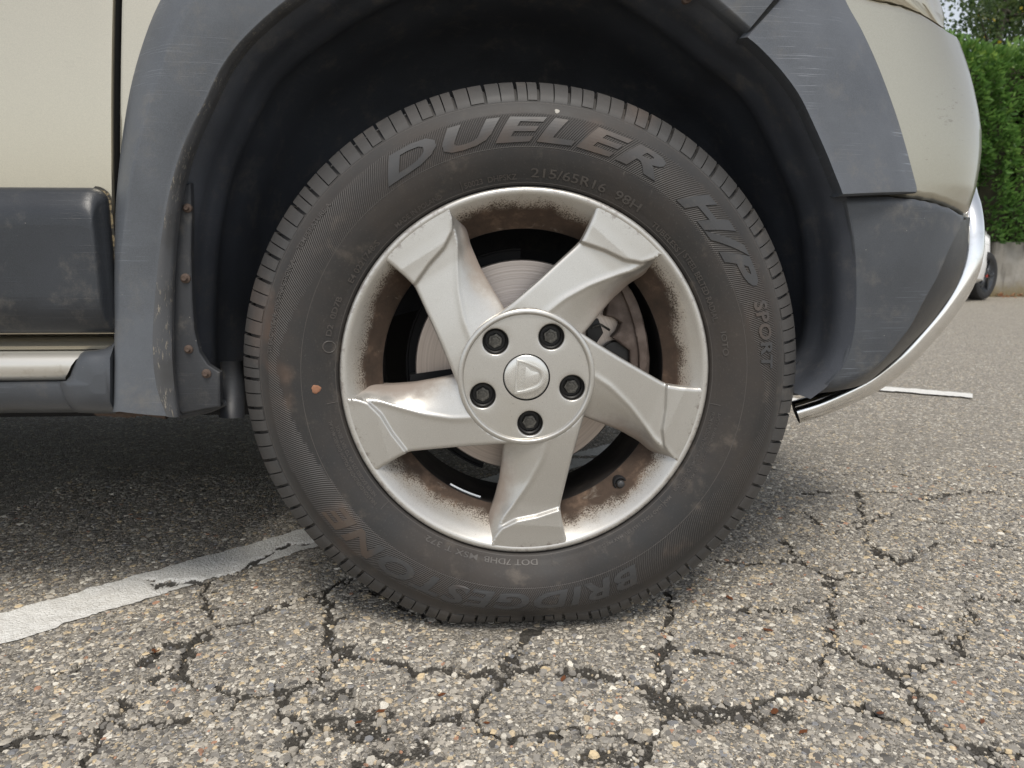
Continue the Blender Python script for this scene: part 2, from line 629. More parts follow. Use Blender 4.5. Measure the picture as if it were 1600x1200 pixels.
        M.t.links.new(tr.outputs[0], ms.inputs[2])
        M.t.links.new(ms.outputs[0], out.inputs['Surface'])
        MT[name] = M.m
    leaf('laurel', [(0, (.045, .115, .020)), (.5, (.095, .195, .045)), (.85, (.17, .30, .07)), (1, (.32, .44, .10))])
    leaf('tree_leaf', [(0, (.030, .055, .018)), (.5, (.065, .105, .032)), (.9, (.12, .15, .05)), (1, (.38, .30, .03))], .45)
    leaf('dead_leaf', [(0, (.16, .06, .025)), (.5, (.24, .11, .05)), (1, (.32, .19, .10))], .1)
    M = Mat('bark')
    M.set(Base_Color=M.mix(M.noise(25, 5), (.05, .04, .032), (.13, .11, .09)), Roughness=.9)
    MT['bark'] = M.m
    M = Mat('earth')
    M.set(Base_Color=M.mix(M.noise(12, 5), (.03, .035, .018), (.06, .05, .03)), Roughness=.95)
    MT['earth'] = M.m
    M = Mat('white_paint')
    M.set(Base_Color=(.74, .74, .73), Roughness=.3, Coat_Weight=.5)
    MT['white'] = M.m
    M = Mat('glass_dark')
    M.set(Base_Color=(.012, .014, .016), Roughness=.06, Specular_IOR_Level=.6)
    MT['glass'] = M.m
    M = Mat('lamp_glass')
    M.set(Base_Color=(.7, .7, .72), Roughness=.1, Metallic=.4)
    MT['lamp'] = M.m
    M = Mat('red_lamp')
    M.set(Base_Color=(.35, .015, .012), Roughness=.15, Coat_Weight=.5)
    MT['red'] = M.m
    M = Mat('far_tyre')
    M.set(Base_Color=(.022, .022, .023), Roughness=.75)
    MT['far_tyre'] = M.m


build_materials()

# ------------------------------------------------------------------ ground
ZC = .3302           # hub height


def vnoise(x, y, scale, seed):
    """smooth value noise, 0..1"""
    r = np.random.default_rng(seed).random((256, 256))
    X, Y = x * scale, y * scale
    xi, yi = np.floor(X).astype(int), np.floor(Y).astype(int)
    fx, fy = X - xi, Y - yi
    fx, fy = fx * fx * (3 - 2 * fx), fy * fy * (3 - 2 * fy)
    g = lambda i, j: r[(xi + i) % 256, (yi + j) % 256]
    return (g(0, 0) * (1 - fx) + g(1, 0) * fx) * (1 - fy) + (g(0, 1) * (1 - fx) + g(1, 1) * fx) * fy


CRACKS = [  # photo pixels, width in mm
    ([(490, 845), (440, 855), (400, 880), (370, 895), (340, 905), (300, 912), (250, 915), (222, 905)], 6),
    ([(340, 905), (322, 925), (325, 950), (335, 965)], 7),
    ([(560, 900), (545, 905), (500, 925), (460, 935), (420, 945), (385, 968), (345, 978), (320, 990), (305, 1003), (270, 1005), (240, 1015), (220, 1033)], 9),
    ([(305, 1003), (290, 1035), (270, 1050), (215, 1080), (180, 1115), (170, 1135), (130, 1150), (60, 1145), (20, 1160), (-60, 1180)], 7),
    ([(500, 925), (525, 965), (515, 990), (525, 1010), (545, 1022), (600, 1030), (640, 1040), (700, 1052), (740, 1046), (790, 1052)], 10),
    ([(525, 1010), (515, 1040), (500, 1060), (460, 1075), (420, 1085), (380, 1085), (340, 1105), (290, 1112), (240, 1125), (180, 1130)], 8),
    ([(270, 1050), (310, 1065), (360, 1072), (380, 1085)], 5),
    ([(170, 1135), (160, 1160), (140, 1190), (120, 1230)], 6),
    ([(0, 1068), (60, 1055), (100, 1045), (160, 1030)], 4),
    ([(440, 1070), (445, 1110), (470, 1140), (455, 1180), (450, 1230)], 9),
    ([(560, 900), (600, 930), (640, 950), (700, 970)], 6),
    ([(840, 985), (800, 1010), (790, 1052), (760, 1090), (740, 1130)], 7),
    ([(790, 1052), (850, 1040), (930, 1050), (1000, 1070), (1040, 1080), (1060, 1100)], 7),
    ([(1050, 925), (1045, 980), (1035, 1020), (1040, 1060), (1050, 1110), (1020, 1150), (1000, 1220)], 7),
    ([(1305, 900), (1295, 935), (1300, 980), (1310, 1010), (1285, 1025), (1270, 1060), (1280, 1090), (1340, 1105), (1390, 1115), (1420, 1125), (1470, 1140), (1500, 1160)], 9),
    ([(1310, 1010), (1350, 1035), (1400, 1050), (1430, 1085), (1445, 1120), (1480, 1145), (1520, 1170), (1560, 1210)], 9),
    ([(1090, 1015), (1150, 1025), (1200, 1030), (1260, 1040)], 6),
    ([(1045, 1110), (1100, 1105), (1170, 1100), (1270, 1085)], 11),
    ([(1305, 900), (1340, 895), (1370, 885), (1400, 880), (1360, 850), (1350, 830), (1345, 790)], 6),
    ([(1100, 870), (1170, 880), (1210, 880), (1250, 875)], 7),
    ([(1400, 880), (1440, 860), (1455, 850)], 5),
    ([(1430, 1050), (1500, 1020), (1560, 1020), (1640, 1030)], 5),
    ([(1250, 770), (1340, 765), (1450, 772), (1560, 765)], 7),
    ([(1345, 790), (1340, 765)], 6),
    ([(1530, 1165), (1600, 1185), (1680, 1200)], 8),
    ([(1470, 900), (1520, 930), (1600, 940)], 4),
    ([(1310, 742), (1380, 735), (1440, 745), (1520, 765), (1600, 775), (1680, 780)], 5),
    ([(1415, 782), (1470, 776), (1520, 765)], 5),
    ([(1250, 800), (1300, 830), (1345, 815), (1390, 800), (1450, 812), (1540, 822), (1600, 835)], 5),
    ([(1455, 850), (1510, 842), (1560, 850), (1640, 870)], 5),
    ([(1220, 840), (1250, 875), (1290, 895), (1305, 900)], 5),
    ([(1300, 980), (1360, 965), (1420, 970), (1470, 985), (1500, 1020)], 5),
    ([(1520, 930), (1515, 970), (1500, 1020)], 4),
    ([(1110, 960), (1150, 950), (1210, 955), (1295, 935)], 4),
    ([(640, 1130), (700, 1120), (740, 1130), (800, 1150), (880, 1140), (1020, 1150)], 5),
]
PATCHES = [((560, 1130), .045, .03), ((610, 1180), .05, .03), ((1110, 1115), .055, .022), ((1180, 1120), .05, .018), ((520, 1090), .03, .02), ((1030, 1090), .03, .02), ((730, 1048), .035, .015), ((960, 1180), .04, .02)]


def seg_dist(x, y, P):
    d = np.full(x.shape, 9.0)
    for a, b in zip(P[:-1], P[1:]):
        v = b - a
        t = np.clip(((x - a[0]) * v[0] + (y - a[1]) * v[1]) / (v @ v), 0, 1)
        d = np.minimum(d, np.hypot(x - a[0] - t * v[0], y - a[1] - t * v[1]))
    return d


CRACKW = [(np.array([onground(*p)[:2] for p in pts]), w * .001) for pts, w in CRACKS]


def crack_field(x, y):
    wx = x + (vnoise(x, y, 60, 1) - .5) * .022 + (vnoise(x, y, 150, 2) - .5) * .012
    wy = y + (vnoise(x, y, 60, 3) - .5) * .022 + (vnoise(x, y, 150, 4) - .5) * .012
    c = np.zeros_like(x)
    for P, w in CRACKW:
        lo, hi = P.min(0) - .05, P.max(0) + .05
        m = (x > lo[0]) & (x < hi[0]) & (y > lo[1]) & (y < hi[1])
        if not m.any():
            continue
        d = seg_dist(wx[m], wy[m], P)
        ww = w * (.10 + .66 * vnoise(x[m], y[m], 32, 5))
        c[m] = np.maximum(c[m], np.clip(1.25 - d / (ww * 1.35 + .002), 0, 1))
    for (p, rx, ry) in PATCHES:
        g = onground(*p)
        d = np.hypot((wx - g[0]) / rx, (wy - g[1]) / ry) + (vnoise(x, y, 45, 8) - .5) * .9
        c = np.maximum(c, np.clip(1.05 - d * .75, 0, .62))
    return c


def height(x, y, c):
    h = (vnoise(x, y, 9, 11) - .5) * .0035 + (vnoise(x, y, 28, 12) - .5) * .002 + (vnoise(x, y, 120, 13) - .5) * .0012
    return h - .0012 - np.clip(c * 1.3 - .2, 0, 1) * .0055


def add_attr(me, name, val):
    a = me.attributes.new(name, 'FLOAT', 'POINT')
    a.data.foreach_set('value', np.ascontiguousarray(val, np.float32).ravel())


def build_ground():
    S = 90.0
    mk('asphalt_ground', [(-S, -S, -.0095), (S, -S, -.0095), (S, S, -.0095), (-S, S, -.0095)], [(0, 1, 2, 3)], MT['asphalt'], kind='structure')
    x0, x1, y0, y1, st = -1.05, 1.25, -.42, .95, .0036
    xs, ys = np.arange(x0, x1, st), np.arange(y0, y1, st)
    X, Y = np.meshgrid(xs, ys)
    c = crack_field(X, Y)
    Z = height(X, Y, c)
    e = np.minimum(np.minimum(X - x0, xs[-1] - X), np.minimum(Y - y0, ys[-1] - Y))
    k = np.clip(e / .12, 0, 1)
    Z = Z * k + (1 - k) * -.0085
    # nothing rises through the tyre's footprint
    foot = (np.abs(X) < .10) & (Y > .0) & (Y < .21)
    Z[foot] = np.clip(Z[foot], -.0012, .0004)
    nr, nc = X.shape
    i = np.arange(nr * nc).reshape(nr, nc)
    F = np.stack([i[:-1, :-1], i[:-1, 1:], i[1:, 1:], i[1:, :-1]], -1).reshape(-1, 4)
    me = fast_mesh('cracked_asphalt', np.stack([X, Y, Z], -1).reshape(-1, 3), F)
    add_attr(me, 'crack', c)
    fin(me)
    link(me, 'cracked_asphalt', MT['asphalt'], kind='structure')

    # painted lines lie on the rough surface
    def line(name, a, b, w, st=.0045, ragged=.006):
        a, b = np.array(a), np.array(b)
        L = np.linalg.norm(b - a)
        d = (b - a) / L
        n = np.array([-d[1], d[0]])
        s, t = np.meshgrid(np.arange(0, L, st), np.linspace(-1, 1, max(5, int(w / st))))
        wob = w / 2 + (vnoise(s, t * 0 + np.sign(t) * 3, 55, 21) - .5) * ragged + (vnoise(s, np.sign(t) * 5 + t * 0, 190, 22) - .5) * ragged * .8
        X = a[0] + d[0] * s + n[0] * t * wob
        Y = a[1] + d[1] * s + n[1] * t * wob
        c = crack_field(X, Y)
        inp = (X > x0 + .12) & (X < x1 - .12) & (Y > y0 + .12) & (Y < y1 - .12)
        Z = np.where(inp, height(X, Y, c), -.0045) + .0016
        nr, nc = X.shape
        i = np.arange(nr * nc).reshape(nr, nc)
        F = np.stack([i[:-1, :-1], i[:-1, 1:], i[1:, 1:], i[1:, :-1]], -1).reshape(-1, 4)
        me = fast_mesh(name, np.stack([X, Y, Z], -1).reshape(-1, 3), F)
        add_attr(me, 'crack', c)
        fin(me)
        link(me, name, MT['line_paint'], kind='structure')
    p0 = (onground(0, 960)[:2] + onground(0, 1007)[:2]) / 2
    p1 = (onground(465, 829)[:2] + onground(487, 857)[:2]) / 2
    d = (p1 - p0) / np.linalg.norm(p1 - p0)
    line('parking_line', p0 - d * .9, p1 + d * 1.9, .092)
    q0 = (onground(1380, 602)[:2] + onground(1370, 608)[:2]) / 2
    q1 = (onground(1527, 614)[:2] + onground(1520, 620)[:2]) / 2
    d = (q1 - q0) / np.linalg.norm(q1 - q0)
    line('parking_line', q0 - d * .9, q1, .10, .012, .012)

    # stones standing a little proud of the worn binder
    N = 165000
    d = rng.random(N)
    X = -.95 + 2.1 * rng.random(N)
    Y = -.36 + 1.1 * d ** 1.5
    inview = np.abs(X + .03) < .62 + .80 * (Y + .26)
    X, Y = X[inview], Y[inview]
    N = len(X)
    c = crack_field(X, Y)
    lx = (X - p0[0]) * -(p1 - p0)[1] + (Y - p0[1]) * (p1 - p0)[0]
    on_line = np.abs(lx / np.linalg.norm(p1 - p0)) < .05
    keep = (c < .30) & ~on_line & ~((np.abs(X) < .12) & (Y > -.005) & (Y < .22))
    loose = (c >= .34) & (rng.random(N) < .26) & ~on_line & ~((np.abs(X) < .12) & (Y > -.005) & (Y < .22))
    sel = keep | loose
    X, Y, c = X[sel], Y[sel], c[sel]
    N = len(X)
    Z = height(X, Y, c)
    R = np.clip(rng.lognormal(math.log(.00172), .50, N), .0010, .0058)
    asp = .62 + .38 * rng.random(N)
    rot = rng.random(N) * 6.283
    hh = R * (.10 + .18 * rng.random(N)) + np.where(c > .3, R * .35, 0)
    k = 6
    ang = np.arange(k) * 2 * math.pi / k
    jit = 1 + .62 * (rng.random((N, k)) - .5)
    def ringpts(sc, z, tilt=0):
        px, py = np.cos(ang)[None] * jit * (R * sc)[:, None], np.sin(ang)[None] * jit * (R * sc * asp)[:, None]
        cx, sx = np.cos(rot)[:, None], np.sin(rot)[:, None]
        wx, wy = px * cx - py * sx, px * sx + py * cx
        return np.stack([X[:, None] + wx, Y[:, None] + wy, (Z + z)[:, None] + wx * tx + wy * ty], -1)
    tx, ty = ((rng.random((N, 1)) - .5) * .3 for _ in range(2))
    A = ringpts(1.08, -.0012)
    T = ringpts(.80, hh)
    V = np.concatenate([A, T], 1)
    base = (np.arange(N) * 2 * k)[:, None]
    q4 = np.array([[j, (j + 1) % k, k + (j + 1) % k, k + j] for j in range(k)] + [[k, k + 1, k + 2, k + 3], [k, k + 3, k + 4, k + 5]])
    F4 = (base[:, :, None] + q4[None]).reshape(-1, 4)
    me = bpy.data.meshes.new('aggregate_stones')
    Vf = np.ascontiguousarray(V.reshape(-1, 3), np.float32)
    me.vertices.add(len(Vf))
    me.vertices.foreach_set('co', Vf.ravel())
    li = F4.ravel().astype(np.int32)
    me.loops.add(len(li))
    me.loops.foreach_set('vertex_index', li)
    tot = np.full(len(F4), 4, np.int32)
    me.polygons.add(len(tot))
    me.polygons.foreach_set('loop_start', np.r_[0, np.cumsum(tot)[:-1]].astype(np.int32))
    me.polygons.foreach_set('loop_total', tot)
    me.update(calc_edges=True)
    pal = np.array([(.12, .112, .103), (.21, .198, .18), (.30, .28, .25), (.40, .37, .32), (.50, .46, .395), (.55, .455, .32), (.64, .52, .34), (.64, .60, .52), (.76, .72, .63), (.26, .26, .265), (.46, .27, .18)])
    pr = np.array([.10, .15, .18, .17, .12, .07, .04, .07, .04, .05, .01])
    tone = pal[rng.choice(len(pal), N, p=pr / pr.sum())] * (.85 + .3 * rng.random((N, 1)))
    tone = tone ** 1.12 * 1.10
    col = np.concatenate([np.repeat(tone, 2 * k, 0), np.ones((N * 2 * k, 1))], 1).astype(np.float32)
    a = me.attributes.new('tone', 'FLOAT_COLOR', 'POINT')
    a.data.foreach_set('color', col.ravel())
    fin(me, True, 50)
    link(me, 'aggregate_stones', MT['aggregate'], kind='stuff', label='pale worn stones set in the dark asphalt binder', category='gravel')

    # red brown scraps of leaf caught in the cracks
    bm = bmesh.new()
    tones = []
    for (px, py) in [(1300, 985), (1205, 913), (1375, 1117), (1255, 1143), (595, 1112), (560, 1130), (1200, 985), (1535, 1128), (1210, 1112), (690, 1085), (760, 1130), (240, 1018), (245, 1020), (1140, 935), (880, 1060)]:
        g = onground(px, py)
        a = random.random() * 6.28
        s = .004 + .004 * random.random()
        pts = [(-1, 0, 0), (-.3, .45, .3), (.5, .4, .2), (1, 0, .5), (.4, -.4, .1), (-.4, -.35, .35)]
        z = float(height(np.array([g[0]]), np.array([g[1]]), np.array([0.2]))[0]) + .0022
        bm.faces.new([bm.verts.new((g[0] + s * (p[0] * math.cos(a) - p[1] * math.sin(a)), g[1] + s * (p[0] * math.sin(a) + p[1] * math.cos(a)), z + s * .5 * p[2])) for p in pts])
    from_bm(bm, 'leaf_scraps', MT['dead_leaf'], kind='stuff', label='tiny red brown leaf scraps lying in the asphalt cracks', category='leaf litter')


build_ground()

# ------------------------------------------------------------------ the parked car: wheel and tyre
CAR = empty('parked_car', (-1.25, .90, 0), label='champagne parked car with grey plastic arch cladding and a five spoke alloy wheel', category='car')
TW = Matrix.Translation((0, 0, ZC))
YC = .91             # car's centre plane

TP = catmull([(.2215, .018), (.2245, .0105), (.2275, .0080), (.2310, .0070), (.2345, .0050), (.241, .0022), (.252, -.0018), (.266, -.0045), (.280, -.0050), (.292, -.0025), (.302, .0018), (.309, .0058), (.3130, .0088), (.3150, .0105), (.3170, .0132), (.3205, .0172), (.3250, .0222), (.3305, .0290), (.3345, .0390), (.336, .060), (.3365, .1025)], 70)
TPr, TPy = TP[:, 0], TP[:, 1]


def side_y(r):
    return np.interp(r, TPr[:-12], TPy[:-12])


def squash(V):
    """the tyre stands on the ground: tread flat, sidewall bulged over the footprint (coords relative to the hub)"""
    V = np.array(V, float)
    x, y, z = V[..., 0], V[..., 1], V[..., 2]
    r = np.hypot(x, z)
    cb = np.where(r > 1e-6, -z / np.maximum(r, 1e-6), 0)
    flat = np.clip(.3432 * cb - (ZC - .0008), 0, 1)
    k = np.clip((r - .226) / (.3432 - .226), 0, 1)
    amt = flat * k ** 1.3
    V[..., 2] = z + amt / np.maximum(cb, .3)
    b = flat * np.sin(np.clip((r - .226) / .112, 0, 1) * math.pi) * .55
    V[..., 1] = y - b * np.where(y < .10, 1, -1)
    return V


def build_tyre():
    NA = 720
    A = np.arange(NA) * 2 * math.pi / NA
    far = [(r, .205 - y) for r, y in TP[::-1][1:]]
    prof = np.vstack([TP, far])
    V = np.array([np.stack([r * np.cos(A), np.full(NA, y), r * np.sin(A)], 1) for r, y in prof])
    R = np.repeat(prof[:, 0][:, None], NA, 1)
    Yp = np.repeat(prof[:, 1][:, None], NA, 1)
    a = np.repeat(np.degrees(A)[None], len(prof), 0)
    # serrated band: full height behind the lettering, running out to sickle points on both sides
    def run(a_mid, half, r_in, r_out, tip):
        d = np.abs((a - a_mid + 180) % 360 - 180) / half
        t = np.clip((d - .60) / .40, 0, 1)
        ri = r_in + (r_out - r_in) * t ** 1.2 * tip
        ro = r_out + .003 * t
        return ((d < 1) & (R > ri) & (R < ro) & (Yp < .05)).astype(float)
    h = np.maximum(run(84, 100, .2635, .3005, 1.0), run(-98, 92, .2635, .3005, 1.0))
    V = squash(V)
    i = np.arange(len(prof) * NA).reshape(len(prof), NA)
    F = np.stack([i[:-1], i[1:], np.roll(i, -1, 1)[1:], np.roll(i, -1, 1)[:-1]], -1).reshape(-1, 4)
    me = fast_mesh('tyre', V.reshape(-1, 3), F)
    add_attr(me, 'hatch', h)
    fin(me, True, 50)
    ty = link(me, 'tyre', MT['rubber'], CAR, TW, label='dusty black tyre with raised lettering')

    # shoulder blocks
    SH = np.array([(.3150, .0108), (.3195, .0118), (.3245, .0150), (.3310, .0205), (.3375, .0275), (.3415, .0365), (.3428, .0500), (.3432, .0660)])
    IN = np.array([(.3130, .0145), (.3155, .0165), (.3180, .0210), (.3220, .0265), (.3265, .0330), (.3300, .0410), (.3322, .0520), (.3325, .0660)])
    pit, tot = [], 0
    seq = random.Random(3)
    while tot < 2 * math.pi * .343 - .02:
        p = seq.choice([.0275, .0320, .0375])
        pit.append(p)
        tot += p
    sc = 2 * math.pi / sum(pit)
    a = 1.53
    for n, p in enumerate(pit):
        w = p * sc
        half = w / 2
        for s in (0, 1):
            g0, g1 = (.0040 / .343 / 2, .0015 / .343 / 2) if s == 0 else (.0015 / .343 / 2, .0040 / .343 / 2)
            b0, b1 = a + s * half + g0, a + (s + 1) * half - g1
            cols = np.linspace(b0, b1, 4)
            Gv, slant = [], .010
            cut = 1 if (s == 0 and n % 2 == 0) else 0
            for P in (SH, IN):
                for k, (r, y) in enumerate(P):
                    rr = r + (.0016 if (P is SH and k == 0 and cut) else 0)
                    for j, c in enumerate(cols):
                        cc = c + slant * (y - .012) * 8 * (1 if y > .012 else 0)
                        Gv.append((rr * math.cos(cc), y, rr * math.sin(cc)))
            G = squash(np.array(Gv))
            m, q = len(SH), 4
            F = grid_faces(m, q)
            for k in range(m - 1):
                F.append((k * q, (k + 1) * q, m * q + (k + 1) * q, m * q + k * q))
                F.append((k * q + q - 1, m * q + k * q + q - 1, m * q + (k + 1) * q + q - 1, (k + 1) * q + q - 1))
            for j in range(q - 1):
                F.append((j, m * q + j, m * q + j + 1, j + 1))
            mk('tread_block', G, F, MT['tread_rubber'], ty, True, 28, TW)
        a += w
    # inner ribs of the tread
    for y0, y1 in ((.069, .098), (.106, .136), (.140, .188)):
        lathe('tread_rib', [(.334, y0), (.3428, y0 + .001), (.3432, (y0 + y1) / 2), (.3428, y1 - .001), (.334, y1)], 180, MT['tread_rubber'], ty, 0, 40, deform=squash, mw=TW)

    # ------- lettering
    def text_bm(body, shear=0.0, bold=0.0, space=1.0):
        cu = bpy.data.curves.new('t', 'FONT')
        cu.body = body
        cu.shear = shear
        cu.offset = bold
        cu.space_character = space
        cu.resolution_u = 3
        cu.extrude = .5
        ob = bpy.data.objects.new('t', cu)
        COL.objects.link(ob)
        dg = bpy.context.evaluated_depsgraph_get()
        me = bpy.data.meshes.new_from_object(ob.evaluated_get(dg))
        bm = bmesh.new()
        bm.from_mesh(me)
        bpy.data.objects.remove(ob)
        bpy.data.curves.remove(cu)
        bpy.data.meshes.remove(me)
        bmesh.ops.remove_doubles(bm, verts=bm.verts, dist=1e-5)
        return bm

    def wrap(bm, a0, a1, r0, r1, lift, cuts, taper=0.0):
        xs = [v.co.x for v in bm.verts]
        ys = [v.co.y for v in bm.verts]
        x0, x1, y0, y1 = min(xs), max(xs), min(ys), max(ys)
        for k in range(1, cuts):
            yy = y0 + (y1 - y0) * k / cuts
            bmesh.ops.bisect_plane(bm, geom=bm.verts[:] + bm.edges[:] + bm.faces[:], plane_co=(0, yy, 0), plane_no=(0, 1, 0))
        for v in bm.verts:
            fx, fy = (v.co.x - x0) / (x1 - x0), (v.co.y - y0) / (y1 - y0)
            r = r0 + fy * (r1 - r0) - taper * fx * fy
            a = rad(a0 + (a1 - a0) * fx)
            y = float(side_y(r)) + (-lift if v.co.z > 0 else .0006)
            p = squash(np.array([[r * math.cos(a), y, r * math.sin(a)]]))[0]
            v.co = p

    def letters(body, a0, a1, r0, r1, shear, bold, lift=.0011, taper=0.0, space=1.0):
        bm = text_bm(body, shear, bold, space)
        wrap(bm, a0, a1, r0, r1, lift, 8, taper)
        # each letter is a piece of its own
        bm.verts.ensure_lookup_table()
        seen, parts = set(), []
        for v in bm.verts:
            if v.index in seen:
                continue
            stack, comp = [v], []
            seen.add(v.index)
            while stack:
                w = stack.pop()
                comp.append(w)
                for e in w.link_edges:
                    o = e.other_vert(w)
                    if o.index not in seen:
                        seen.add(o.index)
                        stack.append(o)
            parts.append(comp)
        for comp in parts:
            idx = {v: i for i, v in enumerate(comp)}
            fs = {f for v in comp for f in v.link_faces}
            mk('raised_letter', [v.co for v in comp], [[idx[v] for v in f.verts] for f in fs], MT['letters'], ty, False, None, TW)
        bm.free()

    letters('DUELER', 125.5, 57.5, .2685, .2965, .30, .034, space=1.12)
    letters('H/P', 50.5, 22.0, .2665, .2985, .42, .045, taper=.002, space=1.1)
    letters('SPORT', 18.5, 2.0, .2800, .2975, .10, .030, taper=.002, space=1.1)
    letters('BRIDGESTONE', -60, -147, .2690, .2960, .22, .030, lift=.0008, space=1.12)

    def small(body, a0, a1, r0, hgt, lift=.0008, bold=0.01):
        bm = text_bm(body, 0, bold)
        wrap(bm, a0, a1, r0, r0 + hgt, lift, 2)
        from_bm(bm, 'small_print', MT['rubber_print'], ty, False, None, TW, kind='stuff')
    M = Mat('print_rubber')
    M.set(Base_Color=M.mix(M.noise(60, 4), (.050, .047, .045), (.092, .080, .070)), Roughness=.48)
    MT['rubber_print'] = M.m
    for args in (('215/65R16  98H', 89, 56.5, .2315, .0098, .0008), ('MADE IN POLAND', 130.5, 115, .2292, .0052), ('TUBELESS', 51, 40, .2292, .0058), ('STEEL BELTED RADIAL', 38, 16.5, .2322, .0060),
                 ('TEMPERATURE A', 150, 138, .2975, .0058), ('TREADWEAR 300 TRACTION A', 174, 152.5, .2975, .0060), ('E4 0221748-S', 151, 137, .2305, .0062), ('D2  0D7B', 167.5, 156, .2340, .0062),
                 ('50023  DHPSKZ', 108, 93, .2295, .0060), ('DOT 7DHB', -86.5, -103, .2295, .0065), ('MSX T 372', -105, -122, .2300, .0065), ('SAFETY WARNING SERIOUS INJURY MAY RESULT', -11, -37, .2370, .0042),
                 ('FROM EXPLOSION OF TIRE ASSEMBLY DUE TO UNDER', -11, -38, .2305, .0042), ('INFLATION OVERLOADING FOLLOW OWNERS MANUAL', -140, -168, .2370, .0040), ('NEVER EXCEED 275 kPa TO SEAT BEADS', -142, -166, .2310, .0040), ('MAX LOAD 750 kg  1653 LBS  MAX PRESS', -40, -66, .2310, .0048), ('IOTO', 13, 6, .2375, .0062)):
        small(*args)
    # mould lines and tick marks
    for n, ad in enumerate((108.8, 74.3, 39, -8.6, 187, -138, -82, -43, 61)):
        w, r0, r1 = .10, .226, .2385
        Q = []
        for rr in np.linspace(r0, r1, 5):
            for k, (da, dl) in enumerate(((-w, -.0004), (-w * .6, .0007), (w * .6, .0007), (w, -.0004))):
                an = rad(ad + da)
                Q.append((rr * math.cos(an), float(side_y(rr)) - dl, rr * math.sin(an)))
        mk('mould_tick', squash(np.array(Q)), grid_faces(5, 4), MT['rubber_print'], ty, True, None, TW)
    for rr in (.2635, .3130, .2262):
        lathe('mould_ring', [(rr - .0005, float(side_y(rr - .0005)) + .0002), (rr, float(side_y(rr)) - .00045), (rr + .0005, float(side_y(rr + .0005)) + .0002)], 360, MT['rubber_print'], ty, 0, None, deform=squash, mw=TW)
    # round approval mark, paint dot, pale fleck
    for (px, py, rr, mat, ring) in ((513, 543, .0075, 'rubber_print', True), (494, 608, .0052, 'orange', False), (871, 173, .0028, 'weight_dull', False)):
        if mat == 'weight_dull':
            M = Mat('pale_fleck')
            M.set(Base_Color=(.42, .40, .36), Roughness=.9)
            MT[mat] = M.m
        p = at(px, py, .0) - np.array([0, 0, ZC])
        Q, n = [], 28
        rings = ((rr * .78, -.0001), (rr * .82, .0006), (rr * .97, .0006), (rr, -.0001)) if ring else ((.0001, .0006), (rr * .6, .0006), (rr * .93, .0005), (rr, -.0002))
        for r_, l_ in rings:
            for k in range(n):
                t = 2 * math.pi * k / n
                f = 1 if ring else 1 + .10 * math.sin(3 * t + 1) + .05 * math.sin(7 * t)
                qx, qz = p[0] + r_ * f * math.cos(t), p[2] + r_ * f * math.sin(t)
                Q.append((qx, float(side_y(math.hypot(qx, qz))) - l_, qz))
        mk('approval_mark' if ring else 'paint_dot', squash(np.array(Q)), grid_faces(4, n, wrap=True), MT[mat], ty, True, None, TW)
    return ty


TYRE = build_tyre()


def ry(a):
    """turn by a (radians, anticlockwise seen from the camera) about the wheel axis"""
    return Matrix.Rotation(-a, 4, 'Y')


def curve_plate(loops, extrude, bevel, res=2):
    cu = bpy.data.curves.new('c', 'CURVE')
    cu.dimensions = '2D'
    cu.fill_mode = 'BOTH'
    cu.extrude = extrude
    cu.bevel_depth = bevel
    cu.bevel_resolution = res
    cu.offset = -bevel
    for lp in loops:
        sp = cu.splines.new('POLY')
        sp.points.add(len(lp) - 1)
        for q, (x, y) in zip(sp.points, lp):
            q.co = (x, y, 0, 1)
        sp.use_cyclic_u = True
    ob = bpy.data.objects.new('c', cu)
    COL.objects.link(ob)
    me = bpy.data.meshes.new_from_object(ob.evaluated_get(bpy.context.evaluated_depsgraph_get()))
    bpy.data.objects.remove(ob)
    bpy.data.curves.remove(cu)
    bm = bmesh.new()
    bm.from_mesh(me)
    bpy.data.meshes.remove(me)
    bmesh.ops.remove_doubles(bm, verts=bm.verts, dist=1e-6)
    for v in bm.verts:
        x, y, z = v.co
        v.co = (x, -z, y)
    return bm


def circ(cx, cy, r, n):
    return [(cx + r * math.cos(2 * math.pi * k / n), cy + r * math.sin(2 * math.pi * k / n)) for k in range(n)]


